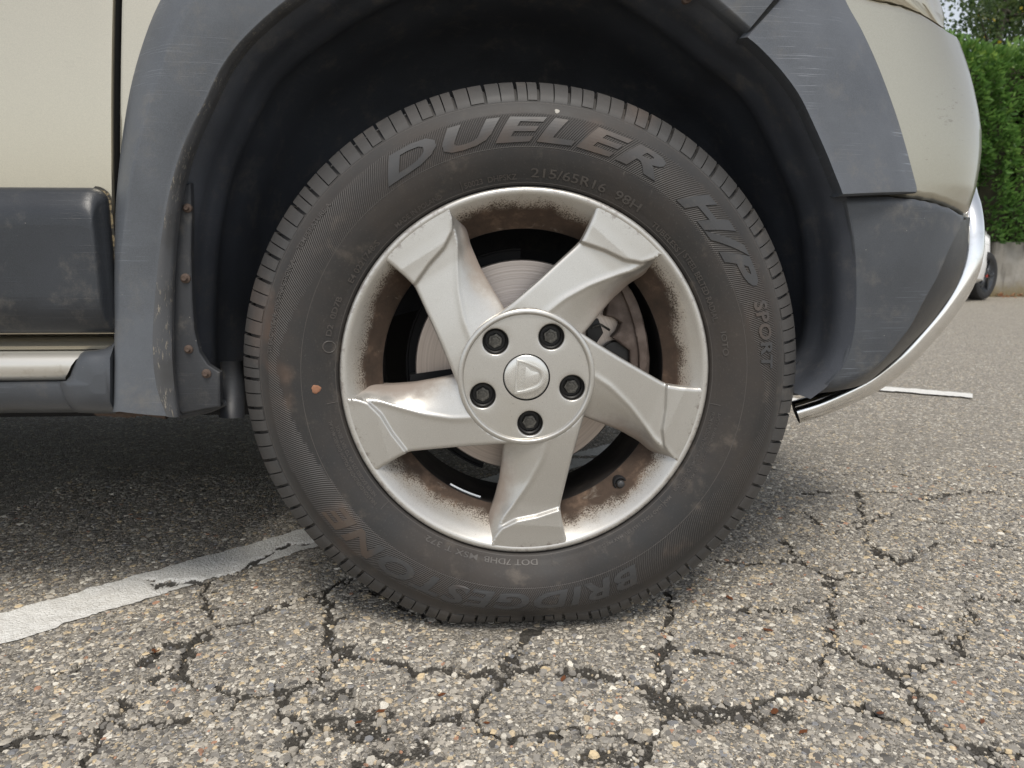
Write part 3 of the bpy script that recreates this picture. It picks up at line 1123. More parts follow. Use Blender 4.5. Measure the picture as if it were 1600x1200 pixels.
def build_wheel():
    dish = catmull([(.2205, .020), (.2222, .0165), (.2220, .0120), (.2202, .0090), (.2170, .0082), (.2140, .0092), (.2105, .0125), (.2050, .0185), (.1985, .0268), (.1910, .0365), (.1840, .0450), (.1790, .0508), (.1768, .0535)], 44)
    W = lathe('wheel', dish, 300, MT['alloy_dish'], CAR, 0, None, mw=TW, label='scuffed silver alloy rim coated in brown brake dust')
    lathe('rim_barrel', [(.1768, .0536), (.1765, .056), (.1775, .060), (.1815, .075), (.1835, .10), (.186, .15), (.190, .19), (.198, .205), (.198, .21), (.206, .20), (.206, .03), (.2195, .021)], 200, MT['barrel'], W, 0, 40, mw=TW)

    # one spoke, drawn from the photograph's lower spoke
    ST = [((800, 645), (929, 592)), ((788, 690), (905, 672)), ((785, 720), (893, 715)), ((781, 752), (883, 755)), ((773, 784), (874, 791)), ((765, 805), (877, 812)), ((764, 830), (882, 835)), ((765, 856), (889, 856))]
    TC = [.60, .60, .57, .45, .30, .20, .10, .01]
    DF = [.014, .015, .018, .022, .024, .020, .013, .004]
    FY = [.0068, .0066, .0090, .0120, .0142, .0140, .0130, .0112]
    NR = 150
    # the right edge keeps its kink
    Rk = np.array([b for a, b in ST], float)
    u = np.linspace(0, 7, NR)
    Rs = np.stack([np.interp(u, range(8), Rk[:, k]) for k in (0, 1)], 1)
    Lk = np.array([a for a, b in ST], float)
    Ls = np.stack([np.interp(u, range(8), Lk[:, k]) for k in (0, 1)], 1)
    for arr in (Ls, Rs):
        sm = arr.copy()
        for _ in range(20):
            sm[1:-1] = .25 * sm[:-2] + .5 * sm[1:-1] + .25 * sm[2:]
        arr[:] = sm
    sm_i = lambda T: np.interp(u, range(8), T)
    tc, df, fy = sm_i(TC), sm_i(DF), sm_i(FY)
    ker = np.array([1, 2, 3, 2, 1]) / 9
    for _ in range(7):
        tc, df, fy = (np.r_[q[:2], np.convolve(q, ker, 'valid'), q[-2:]] for q in (tc, df, fy))
    SX = np.array([764, 770, 784, 807, 839, 873, 900], float)
    SY = np.array([858, 841, 824, 812.5, 806, 795, 790], float)
    tcol = np.unique(np.r_[0, .012, .03, np.linspace(.05, .95, 44), .97, .988, 1])
    rows = []
    rim_c = at(818.5, 577.5, .010)
    for i in range(NR):
        pts = []
        fi = i * 56 / (NR - 1)
        for t in tcol:
            p = Ls[i] * (1 - t) + Rs[i] * t
            Y = fy[i]
            if t < tc[i]:
                q = (tc[i] - t) / tc[i]
                Y += df[i] * (q ** 1.35)
                ridge = math.exp(-((q) / .06) ** 2)
            else:
                ridge = math.exp(-((t - tc[i]) / .05) ** 2)
            Y -= .0011 * ridge * min(1, fi / 14) * (1 - .6 * min(1, max(0, (fi - 47) / 5)))
            d = (p[1] - np.interp(p[0], SX, SY)) / 7.5
            k = np.clip(d + .5, 0, 1)
            k = k * k * (3 - 2 * k)
            Y -= .0052 * k * (1 - .55 * max(0, (fi - 44) / 12)) * (1 if t > tc[i] else max(0, 1 - (tc[i] - t) * 14))
            ed = min(t, 1 - t)
            if ed < .035:
                Y += .0012 * (1 - ed / .035) ** 2
            w = at(p[0], p[1], Y)
            pts.append(np.array([w[0], w[1], w[2] - ZC]))
        pts = np.array(pts)
        # stay under the hub disc, blend onto the rim lip
        rr = np.hypot(pts[:, 0], pts[:, 2])
        m = rr < .0806
        pts[m, 1] = np.maximum(pts[m, 1], .0068 + np.clip((.0806 - rr[m]) / .0015, 0, 1) * .009)
        m = rr < .0775
        pts[m, 1] = .033
        lim = .2170
        m = rr > lim
        pts[m, 0] *= lim / rr[m]
        pts[m, 2] *= lim / rr[m]
        dirv = pts[0, [0, 2]] - pts[-1, [0, 2]]
        dirv = np.array([dirv[0], 0, dirv[1]]) / np.linalg.norm(dirv)
        def wall(p, s):
            o = []
            for out, dy in ((.0009, .0014), (.0012, .004), (.0004, .018), (-.004, .05)):
                o.append(p + s * dirv * out + np.array([0, dy, 0]))
            return o
        rows.append(wall(pts[0], 1)[::-1] + list(pts) + wall(pts[-1], -1))
    G = np.array(rows)
    nr, nc = G.shape[:2]
    me = bpy.data.meshes.new('spoke')
    me.from_pydata([tuple(v) for v in G.reshape(-1, 3)], [], grid_faces(nr, nc))
    fin(me, True, 62)
    for k in range(5):
        link(me, 'spoke', MT['alloy_spoke'], W, TW @ ry(rad(72 * k)))

    # hub
    b0 = rad(58.6)
    holes = [(.0568 * math.cos(b0 + k * 2 * math.pi / 5), .0568 * math.sin(b0 + k * 2 * math.pi / 5)) for k in range(5)]
    Vh, Fh = [], []
    for k, (hx, hz) in enumerate(holes):
        a_mid = b0 + k * 2 * math.pi / 5
        bd = []            # boundary of this fifth of the disc
        for t in np.linspace(-1, 1, 41):
            bd.append((.0768 * math.cos(a_mid + t * math.pi / 5), .0768 * math.sin(a_mid + t * math.pi / 5)))
        for q in np.linspace(.0768, .0284, 16)[1:-1]:
            bd.append((q * math.cos(a_mid + math.pi / 5), q * math.sin(a_mid + math.pi / 5)))
        for t in np.linspace(1, -1, 25):
            bd.append((.0284 * math.cos(a_mid + t * math.pi / 5), .0284 * math.sin(a_mid + t * math.pi / 5)))
        for q in np.linspace(.0284, .0768, 16)[1:-1]:
            bd.append((q * math.cos(a_mid - math.pi / 5), q * math.sin(a_mid - math.pi / 5)))
        bd = np.array(bd)
        m = len(bd)
        hc = np.array([hx, hz])
        an = np.unwrap(np.arctan2(bd[:, 1] - hz, bd[:, 0] - hx))
        off = len(Vh)
        for rr_, y_ in ((.0150, .0200), (.0152, .0120), (.0154, .0100), (.0159, .0090), (.0166, .0086), (.0172, .0085)):
            Vh += [(hx + rr_ * math.cos(t), y_, hz + rr_ * math.sin(t)) for t in an]
        circ_ = np.stack([hx + .0172 * np.cos(an), hz + .0172 * np.sin(an)], 1)
        for f in (.3, .7, 1):
            p = circ_ * (1 - f) + bd * f
            Vh += [(x_, .0085, z_) for x_, z_ in p]
        Fh += grid_faces(9, m, off, True, True)
    bm = bmesh.new()
    vs = [bm.verts.new(v) for v in Vh]
    for f in Fh:
        try:
            bm.faces.new([vs[i] for i in f])
        except ValueError:
            pass
    bmesh.ops.remove_doubles(bm, verts=bm.verts, dist=2e-5)
    from_bm(bm, 'hub_face', MT['alloy'], W, True, 40, TW)
    lathe('hub_ring', np.vstack([catmull([(.0745, .0105), (.0752, .0082), (.0763, .0058), (.0776, .0049), (.0790, .0049), (.0806, .0054), (.0820, .0064), (.0828, .0085)], 22), [(.0830, .016), (.0830, .03)]]), 160, MT['alloy'], W, 0, 40, mw=TW)
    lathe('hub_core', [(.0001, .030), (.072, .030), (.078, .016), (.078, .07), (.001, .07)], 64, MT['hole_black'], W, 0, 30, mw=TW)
    for x, z in holes:
        mwh = TW @ Matrix.Translation((x, 0, z))
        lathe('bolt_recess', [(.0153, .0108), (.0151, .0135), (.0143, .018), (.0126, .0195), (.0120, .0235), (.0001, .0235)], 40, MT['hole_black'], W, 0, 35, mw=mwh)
        bm = bmesh.new()
        a0 = random.random()
        pr = [(.0091, .0262), (.0091, .0180), (.0086, .0168), (.0060, .0166), (.0055, .0172), (.0001, .0172)]
        ringv = []
        for n, (r, y) in enumerate(pr):
            ringv.append([bm.verts.new((r * math.cos(a0 + j * math.pi / 3), y, r * math.sin(a0 + j * math.pi / 3))) for j in range(6)])
        for r0, r1 in zip(ringv[:-1], ringv[1:]):
            for j in range(6):
                bm.faces.new((r0[j], r0[(j + 1) % 6], r1[(j + 1) % 6], r1[j]))
        from_bm(bm, 'lug_bolt', MT['bolt'], W, True, 25, mwh)

    # centre cap with its emblem
    lathe('center_cap', [(.0001, .0078), (.018, .0080), (.0255, .0086), (.0272, .0095), (.0277, .0115), (.0277, .02)], 72, MT['cap'], W, 0, None, mw=TW)
    cc = at(823.3, 589.5, .008)
    def em(x, y):      # zoomed emblem drawing, pixels of the cap crop (12x)
        p = at(780 + x / 12, 540 + y / 12, .008)
        return (p[0], p[2] - ZC)
    outer = [em(*p) for p in catmull([(338, 258), (470, 288), (620, 340), (750, 395), (830, 460), (868, 560), (862, 660), (815, 745), (725, 815), (600, 862), (450, 895), (310, 915)], 40)] + [em(285, 912), em(278, 890), em(305, 600), em(322, 270)]
    inner = [em(*p) for p in catmull([(372, 300), (470, 330), (600, 390), (720, 445), (770, 500), (790, 580), (775, 660), (735, 725), (640, 775), (520, 812), (340, 856)], 36)] + [em(330, 600)]
    bm = curve_plate([outer, inner], .0013, .0004)
    bmesh.ops.translate(bm, verts=bm.verts, vec=(0, .0070, 0))
    from_bm(bm, 'emblem_outline', MT['cap'], W, True, 35, TW)
    inn2 = [em(*p) for p in ((505, 392), (590, 470), (725, 500))] + [em(*p) for p in catmull([(745, 520), (755, 580), (748, 660)], 8)] + [em(*p) for p in ((720, 690), (590, 745), (455, 835), (480, 600))]
    bm = curve_plate([inn2], .0004, .0003)
    bmesh.ops.translate(bm, verts=bm.verts, vec=(0, .0079, 0))
    from_bm(bm, 'emblem_field', MT['cap'], W, True, 35, TW)
    cu = bpy.data.curves.new('t', 'FONT')
    cu.body = 'DACIA'
    cu.space_character = 1.15
    cu.extrude = .5
    cu.offset = .01
    ob = bpy.data.objects.new('t', cu)
    COL.objects.link(ob)
    me = bpy.data.meshes.new_from_object(ob.evaluated_get(bpy.context.evaluated_depsgraph_get()))
    bpy.data.objects.remove(ob)
    co = np.array([v.co[:] for v in me.vertices])
    lo, hi = co.min(0), co.max(0)
    L0, L1, dv = np.array(em(462, 815)), np.array(em(492, 400)), np.array(em(388, 805)) - np.array(em(462, 815))
    for v in me.vertices:
        fx, fy2 = (v.co.x - lo[0]) / (hi[0] - lo[0]), (v.co.y - lo[1]) / (hi[1] - lo[1])
        p = L0 * (1 - fx) + L1 * fx + dv * fy2
        v.co = (p[0], .0083 if v.co.z < 0 else .0072, p[1])
    me.update()
    link(me, 'emblem_lettering', MT['cap'], W, TW)

    # valve
    p = at(969, 755, .040) - np.array([0, 0, ZC])
    mv = TW @ Matrix.Translation((p[0], 0, p[2]))
    lathe('valve_hole', [(.0090, .056), (.0090, .0395), (.0083, .0376), (.0072, .0372), (.0064, .0385), (.0064, .052)], 32, MT['black'], W, 0, None, mw=mv)
    lathe('valve_stem', [(.0001, .0330), (.0036, .0332), (.0047, .0342), (.0051, .0362), (.0051, .056)], 24, MT['valve_cap'], W, 0, None, mw=mv)
    # stick-on balance weight on the barrel
    lathe('balance_weight', [(.1835, .078), (.1795, .079), (.1785, .0815), (.1785, .084), (.1835, .085)], 16, MT['weight'], W, 0, 30, rad(238), rad(252), mw=TW)


build_wheel()


def build_brake():
    D = lathe('brake_disc', [(.0001, .062), (.074, .062), (.076, .066), (.076, .098), (.0785, .0985), (.1385, .0985), (.1400, .0997), (.1400, .1195), (.074, .1195)], 160, MT['disc'], CAR, 0, 30, mw=TW)
    lathe('dust_shield', [(.05, .127), (.1515, .127), (.1525, .124), (.1545, .1235), (.1555, .126), (.1555, .131), (.05, .131)], 128, MT['black'], CAR, 0, 30, rad(-30 + 120), rad(250), mw=TW)
    # caliper: cast bridge with lobes, over the disc's rear edge
    CR = [(958, 400), (972, 432), (992, 462), (1004, 492), (1012, 525), (1016, 560), (1014, 600), (1003, 640), (985, 655), (975, 620), (968, 590), (985, 575), (984, 548), (968, 536), (957, 528), (966, 518), (971, 505), (960, 497), (946, 494), (950, 470), (938, 440), (935, 415)]
    C = plate('brake_caliper', [at(x, y, .078) for x, y in CR], .05, MT['caliper'], CAR, .004, 3)
    plate('caliper_lug', [at(x, y, .072) for x, y in catmull([(972, 432), (992, 462), (1004, 495), (1012, 540), (1010, 580), (1000, 582), (998, 545), (990, 505), (978, 470), (965, 440), (972, 432)], 30)[:-1]], .012, MT['caliper'], C, .003, 2)
    V, F = tube([at(925, 512, .085), at(938, 507, .082), at(953, 516, .080)], .0016, 8)
    mk('pad_spring', V, F, MT['bolt'], C)
    plate('brake_pad', [at(x, y, .090) for x, y in ((915, 500), (935, 498), (943, 520), (930, 540), (918, 530))], .02, MT['hole_black'], C, .002)
    plate('caliper_piston', [at(x, y, .086) for x, y in circ(962, 556, 23, 28)], .03, MT['hole_black'], C, .003)
    # black gap bar across the disc on the left
    plate('pad_carrier', [at(x, y, .094) for x, y in ((640, 586), (704, 577), (712, 590), (640, 604))], .02, MT['black'], C, .002)
    lathe('hub_carrier', [(.001, .135), (.09, .135), (.10, .15), (.10, .26), (.06, .30), (.001, .30)], 40, MT['black'], CAR, 0, 30, mw=TW)


build_brake()

# ------------------------------------------------------------------ the parked car: body
def pxcurve(P, Ys, n):
    """smooth curve through photo points P, each lifted to its own plane Y -> (n,3)"""
    Y = np.broadcast_to(np.asarray(Ys, float), (len(P),)) if np.ndim(Ys) == 0 else np.asarray(Ys, float)
    return catmull([at(x, y, yy) for (x, y), yy in zip(P, Y)], n)


def span(curves, ns):
    """skin a row of 3D curves (each (n,3)), ns steps between neighbours (smooth across)"""
    C = np.stack(curves, 1)              # n, k, 3
    return C


ARCH_I_L = [(278, 652), (272, 600), (268, 530), (270, 420), (277, 333), (290, 267), (308, 213), (331, 163), (360, 105), (398, 57), (465, 2), (560, -58), (680, -102), (830, -115), (970, -88), (1045, -42), (1106, 2), (1165, 53)]


def build_arch():
    n = 110
    O = [(176, 643), (178, 600), (179, 530), (179, 430), (180, 340), (185, 270), (193, 200), (205, 130), (225, 60), (250, 0), (300, -85), (370, -165), (480, -235), (640, -275), (830, -285), (1010, -262), (1160, -190), (1286, -94)]
    C1 = [(186, 643), (186, 600), (186, 530), (187, 430), (196, 340), (206, 270), (222, 200), (243, 130), (268, 60), (302, 0), (355, -75), (425, -145), (530, -205), (670, -240), (830, -250), (990, -225), (1130, -155), (1262, -66)]
    C2 = [(258, 650), (240, 600), (234, 530), (243, 420), (256, 333), (271, 267), (290, 213), (316, 163), (345, 104), (384, 54), (452, -6), (548, -72), (675, -116), (830, -130), (978, -102), (1058, -52), (1116, -9), (1174, 42)]
    I = ARCH_I_L
    zl = 18
    yO = [.004] * 4 + [.010] * 10 + [.012] * 4
    yC1 = [-.010] * 3 + [-.013, -.018] + [-.025] * 13
    yC2 = [-.008, -.009, -.011, -.012] + [-.014] * 14
    yI = [.002, .001, .0, -.001] + [-.003] * 14
    c = [pxcurve(P, y, n) for P, y in ((O, yO), (C1, yC1), (C2, yC2), (I, yI))]
    cO, c1, c2, cI = c
    inw = np.stack([-cI[:, 0], cI[:, 0] * 0, (ZC + .12) - cI[:, 2]], 1)
    inw /= np.linalg.norm(inw, axis=1)[:, None]
    yv = np.array([0, 1.0, 0])
    cols = [cO + yv * .02, cO + yv * .0015, cO * .96 + c1 * .04 - yv * .001]
    for t in (.25, .5, .75, .93):
        cols.append(cO * (1 - t) + c1 * t - yv * .003 * math.sin(math.pi * t))
    cols.append(c1)
    for t in (.07, .2, .4, .6, .8, .93):
        cols.append(c1 * (1 - t) + c2 * t - yv * .002 * math.sin(math.pi * t))
    cols.append(c2)
    for t in (.15, .35, .6, .85):
        cols.append(c2 * (1 - t) + cI * t - yv * .0035 * math.sin(math.pi * t))
    cols.append(cI)
    nmain = len(cols)
    cols += [cI + yv * .006 - inw * .001, cI + yv * .02 - inw * .003, cI + yv * .045 - inw * .006]
    G = np.stack(cols, 1)
    o = grid('arch_flare', G, MT['cladding'], CAR, 50, label='weathered grey plastic wheel arch cladding')
    o.data.materials.append(MT['scuffed'])
    nc = G.shape[1]
    for p in o.data.polygons:
        col = p.index % (nc - 1)
        row = p.index // (nc - 1)
        if col >= nmain - 5 and row < n * .80 and col < nc - 2:
            p.material_index = 1
    return cI, inw, cO


def build_liner(cI, inw):
    # right side of the arch goes on down the bumper's inner lip
    extra = pxcurve([(1166, 54), (1195, 80), (1222, 108), (1250, 150), (1272, 195), (1292, 240), (1306, 275), (1317, 306), (1328, 360), (1333, 420), (1333, 480), (1328, 530), (1312, 575), (1288, 603), (1262, 622)], .004, 60)
    base = np.vstack([cI[4:], extra[1:]])
    base[:, 1] = .012
    base = catmull(base[::4], 150)
    ctr = np.array([0, 0, ZC + .10])
    v = ctr - base
    v[:, 1] = 0
    v /= np.linalg.norm(v, axis=1)[:, None]
    cols = []
    for Y, ins in ((.012, -.008), (.022, .001), (.030, .006), (.042, .008), (.055, .008), (.066, .011), (.078, .016), (.092, .017), (.105, .013), (.125, .012), (.145, .017), (.17, .024), (.21, .027), (.25, .036), (.31, .07), (.33, .11)):
        q = base + v * ins
        q[:, 1] = Y
        cols.append(q)
    G = np.stack(cols, 1)
    L = grid('wheel_liner', G, MT['liner'], CAR, None, flip=True)
    # inner wall of the wheel house
    rim = cols[-1]
    fan = [ctr + np.array([0, .35, 0])] + [p for p in rim]
    mk('wheel_house_wall', fan, [(0, i + 1, i) for i in range(1, len(rim))], MT['liner'], CAR, False)
    # screwed-on lower end of the liner, left of the tyre
    MG = [(272, 296), (297, 285), (299, 340), (298, 395), (300, 470), (303, 515), (311, 550), (324, 570), (343, 582), (344, 636), (322, 640), (285, 647), (272, 640), (266, 560), (262, 470)]
    g = plate('mud_guard', [at(x, y, .012) for x, y in MG], .010, MT['guard_plastic'], L, .003)
    for (px, py, r) in ((292, 325, .0052), (289, 435, .0058), (294, 546, .0052), (322, 584, .0056), (1074, -4, .006)):
        p = at(px, py, .010)
        lathe('screw', [(.0001, -.0030), (r * .45, -.0034), (r * .55, -.0022), (r * .62, -.0008), (r * .95, .0004), (r, .0025), (r * .6, .012)], 14, MT['rust'], L, 0, 35, mw=Matrix.Translation(p.tolist()))
    # lower lip and the round bracket beside it
    V, F = tube(pxcurve([(282, 648), (305, 643), (330, 637), (350, 628)], .022, 10), .0055, 10)
    mk('guard_lip', V, F, MT['black_plastic'], L)
    V, F = tube([at(362, 565, .06), at(363, 600, .055), at(362, 652, .05)], [.013, .0155, .015], 20)
    mk('jack_bracket', V, F, MT['guard_plastic'], CAR)
    return L


CI, INW, CO = build_arch()
build_liner(CI, INW)

XFL = -3.4


def build_left():
    # rear door: skin with a gently crowned surface, panel gap behind it
    xr, xl = 178.5, -1400
    ytop, ybot = -420, 523
    zt, zb = at(90, ytop, .02)[2], at(90, ybot, .012)[2]
    xg = at(178.0, 300, .018)[0]
    xs = np.r_[np.linspace(-1.42, xg - .05, 14), np.linspace(xg - .04, xg - .004, 5), xg - .0025, xg - .0015, xg - .0006, xg]
    zs = np.linspace(zb, zt, 40)
    g0, g1 = at(178, 0, .014), at(178, 520, .012)
    xg = g1[0]
    lean = lambda z: (g0[0] - g1[0]) * (z - g1[2]) / (g0[2] - g1[2])
    crown = lambda z: .010 + .055 * ((z - .60) / .5) ** 2
    G = []
    for z in zs:
        row = []
        for x in xs:
            e = max(0, 1 - (xg - x) / .0028)
            row.append((x + lean(z), crown(z) + .0022 * e * e, z))
        row += [(xg + .0003 + lean(z), crown(z) + .0030, z), (xg - .001 + lean(z), crown(z) + .016, z)]
        G.append(row)
    G = np.array(G)
    low = G[0].copy()
    low[:, 1] += .012
    low[:, 2] -= .001
    G = np.vstack([low[None], G])
    door = grid('rear_door', G, MT['paint'], CAR, 40, flip=True, label='champagne rear door with black lower cladding')
    door.data.materials.append(MT['black'])
    for p in door.data.polygons:
        if p.index % (G.shape[1] - 1) >= G.shape[1] - 3 and p.index >= G.shape[1] - 1:
            p.material_index = 1  # painted edge faces coloured black, standing in for shade in the door gap
    # cladding on the door's lower half
    zc0, zc1 = at(80, 521, -.002)[2], at(80, 292, -.002)[2]
    xc = at(171.5, 410, -.002)[0]
    P = []
    rc = .016
    P += [(-1.40, zc0), (xc - .006, zc0)]
    P += [(xc - .006 + .006 * math.sin(t), zc0 + .006 - .006 * math.cos(t)) for t in np.linspace(0, math.pi / 2, 5)[1:]]
    P += [(xc - rc + rc * math.cos(t), zc1 - rc + rc * math.sin(t)) for t in np.linspace(0, math.pi / 2, 10)]
    P += [(-1.40, zc1)]
    P = np.array(P)
    # inset rings: edge wall, bevel roll, gentle dish, flat
    c = np.array([(xc - 1.40) / 2, (zc0 + zc1) / 2])
    def ring(ins, Y):
        q = P.copy()
        q[:, 0] = np.where(q[:, 0] > -1.3, q[:, 0] - min(ins, .004 + ins * .12) * np.clip((q[:, 0] - (xc - .09)) / .07, 0, 1), q[:, 0])
        q[:, 1] = c[1] + (q[:, 1] - c[1]) * (1 - ins / ((zc1 - zc0) / 2))
        up = np.clip((q[:, 1] - c[1]) / (zc1 - c[1]), 0, 1)
        return np.stack([q[:, 0], np.full(len(q), Y) , q[:, 1]], 1)
    rings = [ring(0, .016), ring(0, .004), ring(.0010, .0006), ring(.003, -.003), ring(.006, -.0060), ring(.012, -.0105), ring(.020, -.0150), ring(.026, -.0172), ring(.032, -.0182), ring(.042, -.0186)]
    R = np.array(rings)
    k, m = R.shape[:2]
    V = R.reshape(-1, 3)
    F = grid_faces(k, m, 0, True, True)
    F.append(tuple(range((k - 1) * m, k * m)))
    mk('door_cladding', V, F, MT['black_plastic'], door, True, 60)
    # dirt packed along the cladding's edge
    q0, q1 = ring(-.0022, .0095), ring(.001, .0085)
    D = np.stack([q0[1:-1], q1[1:-1]], 0)
    grid('edge_dirt', D, MT['gap_dirt'], door, None, flip=True)

    # rear quarter between door gap and arch cladding (and on over the arch)
    xq = xg + .0048
    zs = np.linspace(.36, zt, 60)
    top = int(np.argmax(CO[:, 2]))
    G = []
    for z in zs:
        xe = np.interp(z, CO[:top, 2], CO[:top, 0]) + .018 if z < CO[top, 2] + .004 else .40
        xe = max(xe, xq + .012)
        row = [(xq + .001 + lean(z), crown(z) + .017, z), (xq - .0002 + lean(z), crown(z) + .008, z)]
        for x in np.r_[xq, xq + .0015, xq + .004, np.linspace(xq + .008, xe, 22)]:
            e = max(0, 1 - (x - xq) / .006)
            row.append((x + lean(z) * max(0, 1 - (x - xq) / .05), crown(z) + .004 * e * e + .004, z))
        G.append(row)
    grid('rear_quarter_panel', np.array(G), MT['paint'], CAR, 40, flip=True)
    # dark seal behind the door gap
    grid('door_seal', np.array([[(xg - .03 + lean(z), crown(z) + .0165, z), (xq + .004 + lean(z), crown(z) + .0165, z)] for z in np.linspace(.34, zt, 20)]), MT['black'], CAR, None, flip=True)
    # sill: painted ledge, silver strip, plastic skirt
    def sweep(name, prof, xe, mat, parent, sharp=40):
        """prof [(py, Y)] read at photo x=60; xe right ends in metres per profile point"""
        A = []
        for (py, Y), x1 in zip(prof, xe):
            p = at(60, py, Y)
            A.append([(x, p[1], p[2]) for x in np.r_[np.linspace(-2.2, x1 - .06, 12), x1 - .03, x1 - .01, x1 - .003, x1]])
        return grid(name, np.array(A), mat, parent, sharp, flip=True)
    X = lambda px, py, Y: at(px, py, Y)[0]
    sill = sweep('sill', [(520, .075), (522, .040), (529, .024), (535, .016), (541, .013), (546, .014), (549, .022)], [X(180, 530, .02)] * 7, MT['paint'], CAR)
    xe = [X(px, py, 0) for px, py in ((131, 548), (130, 549), (124, 556), (118, 565), (113, 575), (108, 585), (100, 593), (96, 595), (96, 596))]
    sweep('sill_trim', [(548, .018), (549.5, .010), (556, .004), (563, .000), (572, -.002), (582, -.001), (590, .003), (594, .008), (595.5, .018)], xe, MT['sill_silver'], sill)
    xe = [X(98, 600, 0)] * 8
    sweep('sill_skirt', [(594, .022), (596.5, .006), (600, .001), (612, .000), (626, .003), (637, .010), (643, .022), (645, .06)], xe, MT['bumper_plastic'], sill)
    # moulded end piece joining skirt and arch
    out = [(181, 531), (174, 539), (163, 545), (148, 547), (133, 547.5), (125, 553), (119, 562), (113, 576), (109, 588), (103, 595), (91, 596.5), (93, 606), (97, 618), (104, 630), (113, 640), (122, 645), (150, 646), (181, 646)]
    oc = np.array(out, float)
    cen = np.array([158, 602.0])
    rings = []
    for s, Y in ((1.0, .020), (1.0, .006), (.985, .0015), (.955, -.002), (.90, -.005), (.8, -.0075), (.6, -.010), (.3, -.011)):
        q = cen + (oc - cen) * s
        low = np.clip((q[:, 1] - 620) / 26, 0, 1)
        rings.append([at(x, y, Y + .012 * l * l + .010 * np.clip((560 - y) / 30, 0, 1)) for (x, y), l in zip(q, low)])
    R = np.array(rings)
    k, m = R.shape[:2]
    F = grid_faces(k, m, 0, False, True) + [tuple(range((k - 1) * m, k * m))[::-1]]
    mk('sill_end_cap', R.reshape(-1, 3), F, MT['bumper_plastic'], sill, True, 60)
    # rough underseal and rust peeping out below
    V, F = tube(pxcurve([(150, 641), (175, 642), (200, 643), (232, 641), (262, 646)], .07, 30), [.006 + .003 * random.random() for _ in range(30)], 8)
    mk('sill_seam', V, F, MT['rust'], sill)


build_left()


# ---- rear corner: plan curve of the bumper, shifted with height so its outline meets the photo's
PLAN = catmull([(.20, .016), (.34, .017), (.42, .020), (.48, .028), (.535, .046), (.580, .076), (.612, .118), (.634, .175), (.650, .27), (.660, .42), (.665, .62), (.667, .91)], 140)


def shift_fn(rows):
    """rows [(py, px)] wanted outline -> interpolator z -> dx"""
    zs, dxs = [], []
    for py, px in rows:
        dx, z = 0.0, .6
        for _ in range(14):
            k = np.clip((PLAN[:, 0] - .36) / .20, 0, 1)
            x = PLAN[:, 0] + dx * k
            qx, qy = proj(np.stack([x, PLAN[:, 1], np.full(len(x), z)], 1))
            j = int(np.argmax(qx[:110]))
            dep = (np.array([x[j], PLAN[j, 1], z]) - CAM) @ FW
            dx += (px - qx[j]) * dep / FPX
            z += (qy[j] - py) * dep / FPX
        zs.append(z)
        dxs.append(dx)
    o = np.argsort(zs)
    zs, dxs = np.array(zs)[o], np.array(dxs)[o]
    return lambda z: np.interp(z, zs, dxs)


